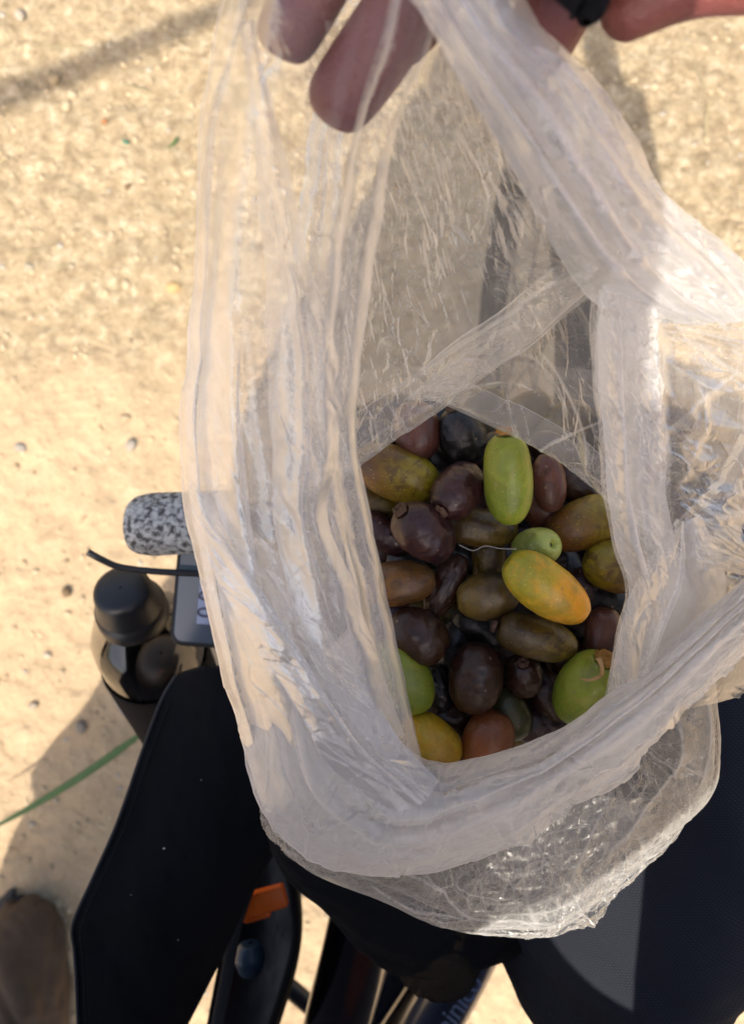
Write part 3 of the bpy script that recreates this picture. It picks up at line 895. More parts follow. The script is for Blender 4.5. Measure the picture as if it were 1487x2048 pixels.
ZT, ZM, ZL, ZB = 1.128, 1.110, 1.094, 1.080
DATES = [
    (792, 947, 178, 108, 22, ZM, 'olive', 'olive date with a yellowish tip at the upper left of the opening', dict(seed=1)),
    (832, 862, 120, 94, 80, ZM, 'rose', 'smooth reddish brown date under the film at the top left of the opening', dict(seed=2)),
    (924, 874, 122, 92, 68, ZM, 'black', 'blue black date with a puckered end at the top middle of the opening', dict(seed=3, wrinkle=.12, tilt=25, cap='dark')),
    (1015, 959, 186, 97, -96, ZT + .004, 'green', 'upright bright green date with a ragged orange cap on top', dict(seed=4, cap='orange', blunt=.3, rot=1, tilt=17)),
    (1097, 966, 118, 68, 84, ZM, 'rose', 'mauve brown date tucked right of the upright bright green one', dict(seed=5, wrinkle=.05)),
    (915, 981, 118, 98, -50, ZT - .006, 'purple', 'dusty purple date showing its scar left of the upright green date', dict(seed=6, cap='dark', wrinkle=.10, tilt=35)),
    (848, 1065, 132, 108, 42, ZT - .004, 'purple', 'large wrinkled plum coloured date with a reddish scar at its upper left', dict(seed=7, cap='dark', wrinkle=.10, tilt=30)),
    (965, 1056, 140, 76, 6, ZM - .004, 'olive2', 'brown olive date lying level below the upright green date', dict(seed=8, blunt=.5)),
    (1070, 1094, 122, 76, -16, ZM + .006, 'pale', 'pale green date end with a small round hole in it', dict(seed=9, hole=True, tilt=64)),
    (1092, 1176, 194, 108, 36, ZT + .006, 'orange', 'large glowing orange and green date on top at the centre right', dict(seed=10)),
    (1168, 1046, 160, 98, -24, ZM - .004, 'olive', 'large dull olive brown date at the right under the bag edge', dict(seed=11)),
    (1226, 1134, 122, 100, -160, ZM, 'olive', 'yellow green date half covered by the bag at the right', dict(seed=12)),
    (796, 1166, 150, 92, -6, ZM, 'tan', 'orange brown date poking from the left bag edge at mid height', dict(seed=13)),
    (890, 1172, 142, 62, 118, ZM - .004, 'brown', 'narrow shrivelled dark brown date left of the centre', dict(seed=14, wrinkle=.22)),
    (974, 1193, 126, 96, -8, ZM, 'gold', 'dark date with a golden patched end left of the big orange date', dict(seed=15, wrinkle=.05)),
    (1073, 1276, 164, 88, 16, ZT - .010, 'olive2', 'greyish olive date with a torn white scar just below the big orange date', dict(seed=16, blunt=.5, cap='dark')),
    (834, 1272, 128, 104, 38, ZM + .004, 'brown', 'dark brown date with a small pale crack mark at left centre', dict(seed=17)),
    (950, 1356, 142, 106, 96, ZM + .004, 'brown', 'big upright maroon brown date in the lower middle', dict(seed=18, wrinkle=.03)),
    (1046, 1352, 104, 80, 76, ZM - .006, 'brown', 'round dark date end with a concave hollow in the lower middle', dict(seed=19, tilt=50, cap='dark', wrinkle=.08)),
    (808, 1352, 160, 96, 62, ZM + .004, 'green', 'green date lying against the left bag edge in the lower half', dict(seed=20)),
    (860, 1482, 136, 100, 34, ZM + .002, 'yellow', 'yellow orange date with a thin crack at the bottom left of the opening', dict(seed=21)),
    (974, 1486, 134, 100, -72, ZM + .002, 'red', 'rusty red date at the bottom of the opening, half under the film', dict(seed=22)),
    (1016, 1426, 112, 84, 62, ZM - .010, 'mid', 'deep green date behind the rusty red one', dict(seed=23)),
    (1168, 1378, 170, 112, 112, ZT - .008, 'green', 'green date with a brown ring scar and curled fibre at lower right', dict(seed=24, cap='orange', blunt=.3, fibre=True, tilt=32)),
    (1204, 1276, 124, 76, 96, ZM - .002, 'rose', 'maroon brown date with one tan dot at the right edge of the opening', dict(seed=25, blunt=.3)),
    (1170, 1178, 92, 66, 60, ZL, 'purple', 'purple date peeping out right of the big orange date', dict(seed=26, wrinkle=.08)),
    (768, 1068, 120, 74, 30, ZM - .008, 'purple', 'dull plum brown date along the left bag edge beside the wrinkled plum one', dict(seed=27)),
    (752, 874, 100, 74, 20, ZL, 'black', 'black date in the top left corner of the opening', dict(seed=28)),
    (862, 918, 110, 76, 50, ZL, 'black', 'blackish date sunk between the olive and blue black dates', dict(seed=29)),
    (756, 1004, 120, 80, 8, ZL, 'olive2', 'dull olive date directly under the yellow tipped olive one', dict(seed=30)),
    (1148, 968, 110, 74, 40, ZL, 'brown', 'dark brown date at the upper right by the film edge', dict(seed=31)),
    (1214, 1206, 120, 80, 10, ZL, 'black', 'black date below the yellow green one at the right', dict(seed=32)),
    (874, 1378, 96, 62, 82, ZL + .006, 'black', 'shrivelled blue black date between the green and maroon ones', dict(seed=33, wrinkle=.25)),
    (900, 1436, 130, 84, 10, ZL, 'brown', 'very dark date in the gap above the yellow orange one', dict(seed=34)),
    (976, 1120, 120, 72, 86, ZL + .004, 'olive2', 'dark olive date sunk below a thin cobweb thread', dict(seed=35)),
    (1098, 1396, 120, 84, 60, ZL, 'brown', 'near black date left of the green date with the fibre', dict(seed=36)),
    (1082, 1450, 130, 80, 0, ZL, 'purple', 'near black date at the bottom right of the opening', dict(seed=37)),
    (958, 1258, 120, 78, 30, ZL, 'black', 'blue black date in the dark gap at the very centre', dict(seed=38)),
    (986, 918, 110, 74, 100, ZL, 'black', 'black date hidden behind the capped green date', dict(seed=39)),
    (1090, 1026, 120, 74, 40, ZL, 'rose', 'brown date below the mauve brown one at the upper right', dict(seed=40)),
    (1128, 1140, 120, 74, 70, ZB, 'black', 'black date in the shadow right of the pale green end', dict(seed=41)),
    (906, 1292, 110, 70, 100, ZL, 'black', 'bluish black date in the gap left of the maroon one', dict(seed=42)),
    (1176, 1236, 110, 74, 0, ZB, 'black', 'black date in the shadow below the purple one', dict(seed=43)),
    (1112, 906, 120, 76, 30, ZL, 'brown', 'dark brown date under the film above the mauve brown one', dict(seed=44)),
    (905, 1112, 110, 70, 20, ZL, 'black', 'black date in the gap between the plum and shrivelled ones', dict(seed=45)),
    (826, 1120, 110, 60, 0, ZB, 'black', 'black date below the large wrinkled plum one', dict(seed=46)),
    (1010, 1320, 100, 66, 20, ZB, 'brown', 'dark date in the gap right of the maroon one', dict(seed=47)),
    (1128, 1330, 110, 70, 50, ZB, 'brown', 'dark date in the gap above the green date with the fibre', dict(seed=48)),
    (800, 1738, 120, 78, 20, 1.06, 'mid', 'olive green date showing faintly through the film at the bag bottom', dict(seed=49)),
]
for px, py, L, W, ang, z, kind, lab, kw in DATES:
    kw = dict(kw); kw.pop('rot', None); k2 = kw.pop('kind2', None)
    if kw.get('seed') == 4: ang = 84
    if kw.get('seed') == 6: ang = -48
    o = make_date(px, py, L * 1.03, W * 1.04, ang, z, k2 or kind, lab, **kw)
# lower layer that closes the gaps, its dark colours painting in their shade
r_ = random.Random(3)
cnt = 0
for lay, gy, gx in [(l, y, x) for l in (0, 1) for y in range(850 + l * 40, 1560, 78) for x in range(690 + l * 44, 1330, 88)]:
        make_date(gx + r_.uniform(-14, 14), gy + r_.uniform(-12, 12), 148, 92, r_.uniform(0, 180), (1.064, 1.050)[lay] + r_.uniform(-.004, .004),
                  r_.choice(['black', 'brown', 'purple', 'black', 'olive2']) if lay == 0 else 'black', 'date of the lower layer, coloured dark for the shade under the others',
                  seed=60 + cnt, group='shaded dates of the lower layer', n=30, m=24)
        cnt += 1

# curled fibre on the green date, cobweb thread
fib = tube('dry_fibre', [P(1196, 1316, 1.158), P(1203, 1334, 1.158), P(1200, 1352, 1.153), P(1178, 1360, 1.152), P(1160, 1358, 1.150)],
           [0.0010, 0.0008, 0.0006, 0.0006, 0.0003], M_FIBRE, seg=8, n=30)
tag(fib, 'curled tan fibre hanging from the scarred green date at lower right', 'fibre')
fib = tube('thread', [P(918, 1090, 1.135), P(945, 1101, 1.132), P(970, 1092, 1.134), P(1000, 1097, 1.136), P(1032, 1098, 1.14)], 0.00022, simple('grey_thread', (0.25, 0.24, 0.23), 0.9), seg=6, n=40)
tag(fib, 'thin grey cobweb thread lying across the dates in the middle', 'thread')

# ------------------------------------------------------------------ plastic bag
bag = empty('plastic_bag', P(990, 1300, 1.03))
tag(bag, 'crinkled translucent plastic bag full of dates held open by the hand', 'plastic bag')


def film_sheet(name, rows, nu=260, nv=260, pleats=(), crum=0.0016, cs=55.0, aniso=(0.0, 1.0), seed=1, mat=None, crease=1.0, edge=(0, 0, 0, 0), big=0.0, calm=(), thin=0.0, folds=()):
    """rows: control net of (px, py, z).  pleats: (u0, u1, width, depth, v_from, v_to).  cs: crumple cell in photo px.
       aniso: (angle deg, stretch) of the wrinkles.  edge: which borders (u0,u1,v0,v1) show a seam/rim line"""
    net = np.array([[list(p) for p in row] for row in rows], dtype=float)     # (R, C, 3)
    R_, C_, _ = net.shape
    u = np.linspace(0, 1, nu); v = np.linspace(0, 1, nv)
    U, V = np.meshgrid(u, v)
    U2 = U.copy(); DZ = np.zeros_like(U); quiet = np.zeros_like(U)
    for (ua, ub, w, h, va, vb) in pleats:
        ui = ua + (ub - ua) * V + 0.012 * np.sin(V * 9 + ua * 30)
        k = np.clip((V - va) / 0.15 + (0 if va > 0 else 1), 0, 1) * np.clip((vb - V) / 0.15 + (0 if vb < 1 else 1), 0, 1)
        ww = w * (0.75 + 0.5 * (0.5 + 0.5 * np.sin(V * 5 + ua * 17)))
        t = (U - ui) / ww
        U2 = U2 - 1.9 * k * ww * t * np.exp(-t * t)
        DZ = DZ - h * k * t * np.exp(-t * t / 3)
        quiet = np.maximum(quiet, 0.85 * k * np.exp(-t * t / 2.5))
    for (axn, pos_, wd) in calm:
        q_ = (U if axn == 'u' else V) - pos_
        quiet = np.maximum(quiet, 0.85 * np.exp(-(q_ / wd) ** 2))
    U2 = np.clip(U2, 0, 1)
    # surface: Catmull-Rom over v then u
    A = catmull(net, V[:, 0] * (R_ - 1))                         # (nv, C, 3)
    A = np.transpose(A, (1, 0, 2))                               # (C, nv, 3)
    uu = U2 * (C_ - 1)
    ii = np.clip(np.floor(uu).astype(int), 0, C_ - 2); ff = (uu - ii)[..., None]
    ext = np.concatenate([2 * A[:1] - A[1:2], A, 2 * A[-1:] - A[-2:-1]], 0)
    vi = np.arange(nv)[:, None] + 0 * ii
    p0, p1, p2, p3 = ext[ii, vi], ext[ii + 1, vi], ext[ii + 2, vi], ext[ii + 3, vi]
    Q = 0.5 * ((2 * p1) + (-p0 + p2) * ff + (2 * p0 - 5 * p1 + 4 * p2 - p3) * ff ** 2 + (-p0 + 3 * p1 - 3 * p2 + p3) * ff ** 3)
    px, py, pz = Q[..., 0], Q[..., 1], Q[..., 2] + DZ
    wx_ = 8 * fbm(px / 130 + 3, py / 130, 401, 2); wy_ = 8 * fbm(px / 130, py / 130 + 8, 402, 2)
    px = px + wx_; py = py + wy_
    d = (CAM_Z - pz) / FPX
    X, Y, Z = (px - 743.5) * d, (1024 - py) * d, pz
    # crumple: faceted cells with sharp creases, in material coordinates
    sx = np.linalg.norm(np.diff(Q[..., :2], axis=1), axis=-1).mean() * nu
    sy = np.linalg.norm(np.diff(Q[..., :2], axis=0), axis=-1).mean() * nv
    mu, mv = U * sx, V * sy
    a = math.radians(aniso[0]); st = aniso[1]
    cu = (mu * math.cos(a) + mv * math.sin(a)) / st; cv = -mu * math.sin(a) + mv * math.cos(a)
    wx = cu / cs + 0.30 * fbm(cu / cs * 0.7, cv / cs * 0.7, seed, 3); wy = cv / cs + 0.30 * fbm(cu / cs * 0.7 + 9, cv / cs * 0.7 + 4, seed + 1, 3)
    H = np.zeros_like(mu); CR = np.zeros_like(mu)
    for o_, (sc, am, ac) in enumerate(((1.0, 1.0, 0.5), (2.1, 0.5, 0.5), (4.3, 0.26, 0.5))):
        f1, f2, idc, tl = worley(wx * sc, wy * sc, seed * 7 + o_, True)
        e_ = np.clip((f2 - f1) / 0.30, 0, 1)
        H += am * (1.5 * tl * e_ + (0.30 * np.sign(idc - 0.45)) * (1 - e_) ** 1.5 + 0.35 * np.abs(vnoise(wx * sc * 0.9, wy * sc * 2.2, seed + 3)))
        g = np.clip(vnoise(wx * sc * 0.6, wy * sc * 0.6, seed + 30 + o_) + 0.28, 0, 1)
        CR += ac * np.exp(-((f2 - f1) / 0.05) ** 2) * g * 1.2
    amp = crum * (0.35 + 1.3 * np.clip(0.5 + fbm(mu / 260, mv / 260, seed + 50, 2), 0, 1.2))
    msk = np.clip(0.5 + 1.5 * fbm(mu / 210, mv / 210, seed + 91, 3), 0.06, 1.5)
    amp = crum * msk * (1 - quiet)
    CR = CR * np.clip(msk, 0.1, 1.2)
    Gx = np.gradient(np.stack([X, Y, Z], -1), axis=1); Gy = np.gradient(np.stack([X, Y, Z], -1), axis=0)
    N = np.cross(Gx, Gy); N /= np.linalg.norm(N, axis=-1)[..., None] + 1e-12
    N = np.where(N[..., 2:3] < 0, -N, N)
    N = N * 0.7 + np.array([0, 0, 0.3])
    RG = np.zeros_like(mu)
    for pts_, wpx, st_ in folds:
        pl = np.array(pts_, float)
        # smooth the polyline and wobble it a little
        pl = catmull(pl, np.linspace(0, len(pl) - 1, 6 * (len(pl) - 1) + 1))
        best = np.full(mu.shape, 1e9); tpos = np.zeros_like(mu)
        wob = 5 * fbm(px / 60, py / 60, seed + 5, 2)
        for q_ in range(len(pl) - 1):
            a_, b_ = pl[q_], pl[q_ + 1]
            ab = b_ - a_; L2 = (ab ** 2).sum() + 1e-9
            tq = np.clip(((px - a_[0]) * ab[0] + (py - a_[1]) * ab[1]) / L2, 0, 1)
            dd = np.hypot(px - a_[0] - tq * ab[0] + wob, py - a_[1] - tq * ab[1] + wob)
            m_ = dd < best
            best = np.where(m_, dd, best); tpos = np.where(m_, (q_ + tq) / (len(pl) - 1), tpos)
        fade = np.clip(np.minimum(tpos, 1 - tpos) * 6 + 0.15, 0, 1)
        RG += fade * st_ * np.exp(-(best / (wpx * 2.2)) ** 2) * wpx * 0.00016
        CR += fade * st_ * 0.42 * (0.55 + 0.9 * np.clip(0.5 + vnoise(px / 35, py / 35, seed + 8), 0, 1)) * np.exp(-(best / (wpx * 0.62)) ** 2)
    bigw = RG + big * fbm(mu / 330, mv / 330, seed + 77, 2)
    co = np.stack([X, Y, Z], -1) + N * (amp * (H - H.mean()) + bigw)[..., None]
    # keep the outline slightly uneven
    CR = np.clip(CR * crease, 0, 1.5)
    ew = 0.006
    for k, (on, dist) in enumerate(zip(edge, (U, 1 - U, V, 1 - V))):
        if on:
            CR = np.maximum(CR, on * np.exp(-(dist / ew) ** 2))
    CR = CR - thin * np.clip(1.25 - V / 0.30, 0, 1) ** 0.7
    me = mesh_np(name, co, grid_quads(nv, nu))
    at = me.attributes.new('crease', 'FLOAT', 'POINT')
    at.data.foreach_set('value', CR.astype(np.float32).ravel())
    o = link(name, me, mat or M_FILM)
    rel(o, bag)
    return o


# left wall: hangs from the fingers, doubled back along the edge of the opening
def ret(row, back, dz=-0.012):
    """append the hem that turns back underneath at the right end of the row"""
    x, y, z = row[-1]
    return row + [(x - back * 0.12, y + 2, z + dz * 0.5), (x - back, y + 6, z + dz)]

left_rows = [
    ret([(462, -40, 1.272), (560, -40, 1.285), (690, -40, 1.288), (880, -40, 1.282)], 60),
    ret([(424, 110, 1.262), (540, 110, 1.275), (680, 110, 1.280), (838, 110, 1.272)], 60),
    ret([(392, 260, 1.250), (500, 260, 1.265), (650, 260, 1.268), (778, 262, 1.262)], 50),
    ret([(388, 480, 1.232), (480, 480, 1.246), (620, 480, 1.248), (748, 480, 1.236)], 60),
    ret([(378, 700, 1.206), (470, 700, 1.224), (600, 700, 1.222), (714, 700, 1.210)], 80),
    ret([(358, 880, 1.188), (460, 880, 1.206), (600, 880, 1.206), (704, 880, 1.190)], 120),
    ret([(374, 1060, 1.172), (480, 1060, 1.194), (620, 1060, 1.196), (738, 1050, 1.176)], 140),
    ret([(420, 1260, 1.156), (510, 1260, 1.182), (650, 1250, 1.188), (764, 1230, 1.166)], 140),
    ret([(470, 1430, 1.142), (560, 1430, 1.172), (690, 1420, 1.180), (800, 1390, 1.160)], 120),
    ret([(512, 1560, 1.130), (610, 1570, 1.160), (740, 1570, 1.172), (834, 1520, 1.156)], 90),
    ret([(545, 1668, 1.118), (640, 1690, 1.140), (760, 1700, 1.155), (870, 1640, 1.150)], 60),
]
film_sheet('left_wall', left_rows, 360, 420,
           pleats=[(0.07, 0.05, 0.022, 0.004, 0.0, 1.0), (0.14, 0.30, 0.026, 0.004, 0.35, 1.0), (0.50, 0.49, 0.026, 0.004, 0.0, 1.0)],
           crum=0.0009, cs=120, aniso=(75, 1.7), seed=11, crease=0.35, edge=(1.0, 0, 0, 0.8), big=0.004, calm=(('u', 0.62, 0.10),), thin=0.34,
           folds=[([(520, 150), (560, 380), (620, 600), (686, 800)], 6, 1.0), ([(395, 1000), (470, 1130), (560, 1290), (640, 1400), (700, 1530)], 5, 1.0), ([(645, 1000), (700, 1130), (745, 1400)], 5, 0.9), ([(372, 1080), (430, 1200), (500, 1330), (560, 1560)], 4, 0.8), ([(640, 1010), (655, 920), (690, 800)], 4, 0.9), ([(520, 1400), (580, 1520), (650, 1650)], 6, 0.9), ([(470, 1080), (540, 1150), (640, 1260), (720, 1400)], 7, 0.6), ([(745, 280), (700, 500), (668, 760)], 4, 0.7), ([(440, 200), (430, 600), (400, 860)], 5, 0.5)])
film_sheet('left_panel', [
    [(476, 40, 1.270), (486, 40, 1.274), (500, 40, 1.275), (510, 40, 1.270)],
    [(500, 180, 1.262), (512, 180, 1.266), (524, 175, 1.266), (534, 170, 1.262)],
    [(520, 360, 1.250), (540, 360, 1.254), (562, 355, 1.254), (580, 350, 1.250)],
    [(530, 540, 1.236), (562, 540, 1.241), (596, 535, 1.241), (624, 530, 1.236)],
    [(534, 740, 1.218), (580, 740, 1.224), (632, 735, 1.224), (678, 730, 1.218)],
    [(540, 900, 1.206), (580, 900, 1.212), (640, 900, 1.212), (676, 890, 1.206)],
    [(548, 1040, 1.198), (590, 1040, 1.204), (630, 1040, 1.204), (660, 1030, 1.198)],
    [(574, 1180, 1.192), (620, 1180, 1.197), (670, 1180, 1.197), (706, 1170, 1.190)],
    [(620, 1330, 1.186), (668, 1330, 1.190), (716, 1330, 1.190), (752, 1320, 1.182)],
    [(680, 1480, 1.176), (720, 1480, 1.180), (770, 1480, 1.180), (806, 1470, 1.172)]],
    160, 380, pleats=[(0.55, 0.5, 0.06, 0.003, 0.2, 0.9)], crum=0.0007, cs=110, aniso=(80, 2.0), seed=15, crease=0.3, edge=(0.7, 1.0, 0, 0), big=0.002, mat=M_FILM)
# the long film fold crossing down to the front
film_sheet('left_cross_fold', [
    [(372, 960, 1.186), (392, 980, 1.190), (420, 990, 1.190), (440, 990, 1.186)],
    [(398, 1060, 1.186), (430, 1070, 1.191), (470, 1070, 1.191), (510, 1060, 1.186)],
    [(440, 1180, 1.186), (490, 1180, 1.192), (545, 1170, 1.192), (600, 1150, 1.186)],
    [(510, 1300, 1.184), (560, 1300, 1.191), (620, 1290, 1.191), (668, 1270, 1.185)],
    [(590, 1420, 1.184), (630, 1420, 1.190), (690, 1410, 1.190), (742, 1390, 1.184)],
    [(660, 1530, 1.182), (710, 1530, 1.186), (760, 1520, 1.186), (806, 1490, 1.180)],
    [(760, 1620, 1.178), (800, 1620, 1.182), (850, 1600, 1.182), (880, 1560, 1.176)]],
    160, 320, pleats=[(0.4, 0.6, 0.05, 0.003, 0.1, 1.0)], crum=0.0011, cs=100, aniso=(60, 1.7), seed=17, crease=0.5, edge=(0.8, 0.7, 0, 0), big=0.002, mat=M_FILM_WHITE)
# inner ply of the left side
film_sheet('left_inner_wall', [
    [(470, -40, 1.225), (620, -40, 1.22), (760, -40, 1.22), (860, -40, 1.225)],
    [(410, 240, 1.222), (520, 240, 1.22), (640, 240, 1.22), (700, 240, 1.225)],
    [(400, 500, 1.21), (520, 500, 1.215), (600, 500, 1.215), (690, 500, 1.22)],
    [(376, 760, 1.18), (480, 760, 1.19), (560, 760, 1.19), (660, 760, 1.20)],
    [(372, 960, 1.165), (500, 960, 1.175), (640, 980, 1.18), (716, 990, 1.175)],
    [(420, 1230, 1.145), (540, 1220, 1.16), (680, 1230, 1.165), (765, 1240, 1.155)],
    [(500, 1500, 1.125), (600, 1500, 1.15), (730, 1500, 1.16), (818, 1500, 1.148)],
    [(550, 1672, 1.11), (660, 1700, 1.13), (780, 1700, 1.14), (880, 1600, 1.14)]],
    260, 320, pleats=[(0.8, 0.7, 0.04, 0.004, 0.0, 0.8)], crum=0.0009, cs=90, aniso=(70, 1.7), seed=21, crease=0.6, edge=(0.8, 0.8, 0, 0), big=0.004, thin=0.34,
           folds=[([(560, 100), (520, 500), (540, 900)], 8, 0.6), ([(400, 860), (480, 700), (560, 560)], 4, 0.5), ([(480, 800), (520, 930), (600, 1020)], 4, 0.7), ([(620, 1200), (700, 1330), (760, 1480)], 5, 0.7), ([(600, 1300), (620, 1400), (590, 1440)], 4, 0.8)])

# right rim band: rolled film running from the hand to the right
band = [
    [(800, -50, 1.290), (860, -50, 1.294), (940, -50, 1.292), (1000, -50, 1.284)],
    [(868, 70, 1.284), (930, 60, 1.290), (1010, 50, 1.288), (1072, 60, 1.276)],
    [(945, 205, 1.272), (1010, 180, 1.280), (1110, 150, 1.278), (1175, 160, 1.266)],
    [(1018, 325, 1.256), (1090, 290, 1.268), (1180, 250, 1.266), (1262, 280, 1.252)],
    [(1080, 440, 1.240), (1150, 400, 1.254), (1240, 370, 1.252), (1310, 375, 1.238)],
    [(1140, 545, 1.222), (1220, 510, 1.238), (1310, 470, 1.236), (1400, 452, 1.222)],
    [(1200, 610, 1.206), (1300, 590, 1.222), (1400, 560, 1.220), (1500, 548, 1.206)],
    [(1300, 640, 1.192), (1400, 640, 1.208), (1490, 640, 1.206), (1580, 650, 1.190)],
]
film_sheet('rim_band', band, 240, 320, pleats=[(0.25, 0.30, 0.04, 0.005, 0.0, 1.0), (0.50, 0.45, 0.04, 0.004, 0.0, 1.0), (0.72, 0.78, 0.04, 0.005, 0.1, 1.0)],
           crum=0.0022, cs=110, aniso=(80, 2.0), mat=M_FILM_WHITE, seed=31, crease=0.3, thin=0.1, edge=(1.2, 1.2, 0, 0), big=0.003,
           folds=[([(880, 20), (1000, 200), (1120, 400)], 6, 0.6), ([(1040, 120), (1160, 260), (1290, 430)], 5, 0.6), ([(1190, 560), (1330, 500), (1440, 560), (1500, 640)], 6, 0.6), ([(1100, 250), (1220, 420), (1400, 500)], 5, 0.5)])
band2 = [[(x + 8, y + 5, z - 0.012) for x, y, z in r] for r in band]
film_sheet('rim_band_lining', band2, 200, 260, pleats=[(0.45, 0.5, 0.08, 0.005, 0.0, 1.0)],
           crum=0.0014, cs=70, aniso=(80, 2.5), mat=M_FILM_WHITE, seed=33, crease=0.5, edge=(0.6, 0.6, 0, 0), big=0.004)

# right wall, from the band down to the lower fold
def lret(row, back, dz=-0.012):
    x, y, z = row[0]
    return [(x + back, y + 6, z + dz), (x + back * 0.12, y + 2, z + dz * 0.5)] + row

right_rows = [
    lret([(1205, 500, 1.214), (1320, 450, 1.215), (1450, 500, 1.20), (1600, 600, 1.18)], 60),
    lret([(1196, 590, 1.205), (1330, 590, 1.20), (1460, 600, 1.19), (1600, 640, 1.17)], 110),
    lret([(1194, 690, 1.204), (1330, 700, 1.19), (1460, 700, 1.18), (1600, 700, 1.16)], 115),
    lret([(1206, 840, 1.192), (1330, 840, 1.18), (1460, 840, 1.165), (1600, 840, 1.15)], 120),
    lret([(1216, 980, 1.180), (1340, 980, 1.17), (1460, 980, 1.155), (1600, 980, 1.14)], 120),
    lret([(1236, 1090, 1.170), (1350, 1080, 1.165), (1470, 1080, 1.15), (1600, 1070, 1.135)], 110),
    lret([(1258, 1180, 1.162), (1360, 1170, 1.16), (1470, 1170, 1.145), (1600, 1160, 1.13)], 90),
    lret([(1236, 1290, 1.154), (1340, 1290, 1.15), (1450, 1290, 1.14), (1560, 1280, 1.125)], 60),
    lret([(1216, 1420, 1.146), (1300, 1430, 1.14), (1400, 1420, 1.13), (1480, 1400, 1.12)], 40),
]
film_sheet('right_wall', right_rows, 380, 380, pleats=[(0.62, 0.52, 0.03, 0.004, 0.2, 0.9)], crum=0.0036, cs=70, aniso=(20, 2.3), seed=41, crease=1.0, calm=(('u', 0.36, 0.06),),
           mat=M_FILM_BACK, edge=(0, 0, 0, 0), big=0.005,
           folds=[([(1352, 1062), (1420, 1040), (1500, 1028)], 4, 1.0), ([(1352, 1065), (1420, 1075), (1500, 1092)], 5, 1.2), ([(1352, 1080), (1430, 1110), (1500, 1150)], 4, 0.9), ([(1352, 1100), (1420, 1150), (1470, 1180)], 4, 0.8), ([(1350, 1050), (1420, 990), (1500, 985)], 4, 0.8), ([(1216, 970), (1270, 1040), (1330, 1110)], 4, 0.9), ([(1310, 600), (1318, 760), (1326, 960)], 6, 0.9), ([(1395, 760), (1410, 860), (1350, 1000)], 4, 1.0), ([(1290, 700), (1330, 780), (1400, 840), (1487, 860)], 4, 0.8), ([(1320, 880), (1400, 800), (1480, 740)], 5, 0.9), ([(1200, 760), (1250, 850), (1290, 980)], 3, 0.7), ([(1350, 640), (1400, 700), (1487, 720)], 4, 0.9), ([(1330, 720), (1430, 780), (1500, 770)], 3, 0.8), ([(1230, 1150), (1260, 1270), (1240, 1360)], 3, 0.8)])
film_sheet('right_hem', [
    [(1204, 520, 1.219), (1250, 520, 1.221), (1300, 520, 1.219)],
    [(1197, 640, 1.214), (1250, 640, 1.216), (1312, 640, 1.213)],
    [(1202, 800, 1.201), (1256, 800, 1.204), (1322, 800, 1.200)],
    [(1212, 950, 1.189), (1266, 950, 1.193), (1330, 950, 1.188)],
    [(1228, 1070, 1.179), (1280, 1070, 1.183), (1344, 1060, 1.178)],
    [(1256, 1180, 1.170), (1300, 1180, 1.174), (1372, 1180, 1.168)],
    [(1234, 1290, 1.162), (1290, 1290, 1.166), (1380, 1290, 1.158)],
    [(1214, 1400, 1.154), (1270, 1410, 1.158), (1340, 1400, 1.148)]], 130, 420, pleats=[(0.45, 0.40, 0.07, 0.003, 0.1, 0.9)],
    crum=0.0022, cs=48, aniso=(60, 2.2), seed=43, crease=0.7, edge=(0.8, 0.2, 0, 0), big=0.003, mat=M_FILM_WHITE, calm=(('u', 0.0, 0.15),))
# cloudy fan gathered at the middle right
film_sheet('right_gusset', [
    [(1352, 1040, 1.188), (1372, 1046, 1.192), (1400, 1030, 1.184)],
    [(1322, 1090, 1.184), (1372, 1110, 1.188), (1440, 1110, 1.174)],
    [(1284, 1140, 1.178), (1360, 1190, 1.184), (1450, 1200, 1.166)],
    [(1250, 1210, 1.172), (1330, 1280, 1.176), (1440, 1290, 1.158)],
    [(1226, 1310, 1.164), (1300, 1370, 1.168), (1400, 1370, 1.150)],
    [(1210, 1390, 1.158), (1280, 1450, 1.162), (1350, 1460, 1.145)]],
    150, 200, pleats=[(0.4, 0.5, 0.1, 0.004, 0.0, 1.0)], crum=0.0024, cs=55, aniso=(70, 2.6), mat=M_FILM, seed=45, crease=0.6, edge=(0.25, 0, 0, 0), big=0.003)
film_sheet('right_seam_fold', [
    [(1480, 870, 1.176), (1500, 880, 1.18), (1520, 900, 1.176)],
    [(1430, 950, 1.178), (1460, 965, 1.182), (1500, 990, 1.174)],
    [(1375, 1030, 1.182), (1420, 1050, 1.184), (1480, 1080, 1.170)],
    [(1340, 1090, 1.180), (1400, 1130, 1.180), (1490, 1150, 1.165)]],
    120, 120, crum=0.0018, cs=50, aniso=(10, 3), seed=47, crease=0.8, edge=(1.0, 0, 0, 0), big=0.002, mat=M_FILM_BACK)

# back wall, two plies: dark crinkled film over the shaded ground
def vret(rows, dx, dy, dz=-0.010):
    last = rows[-1]
    return rows + [[(x + dx * 0.12, y + dy * 0.12, z + dz * 0.5) for x, y, z in last], [(x + dx, y + dy, z + dz) for x, y, z in last]]

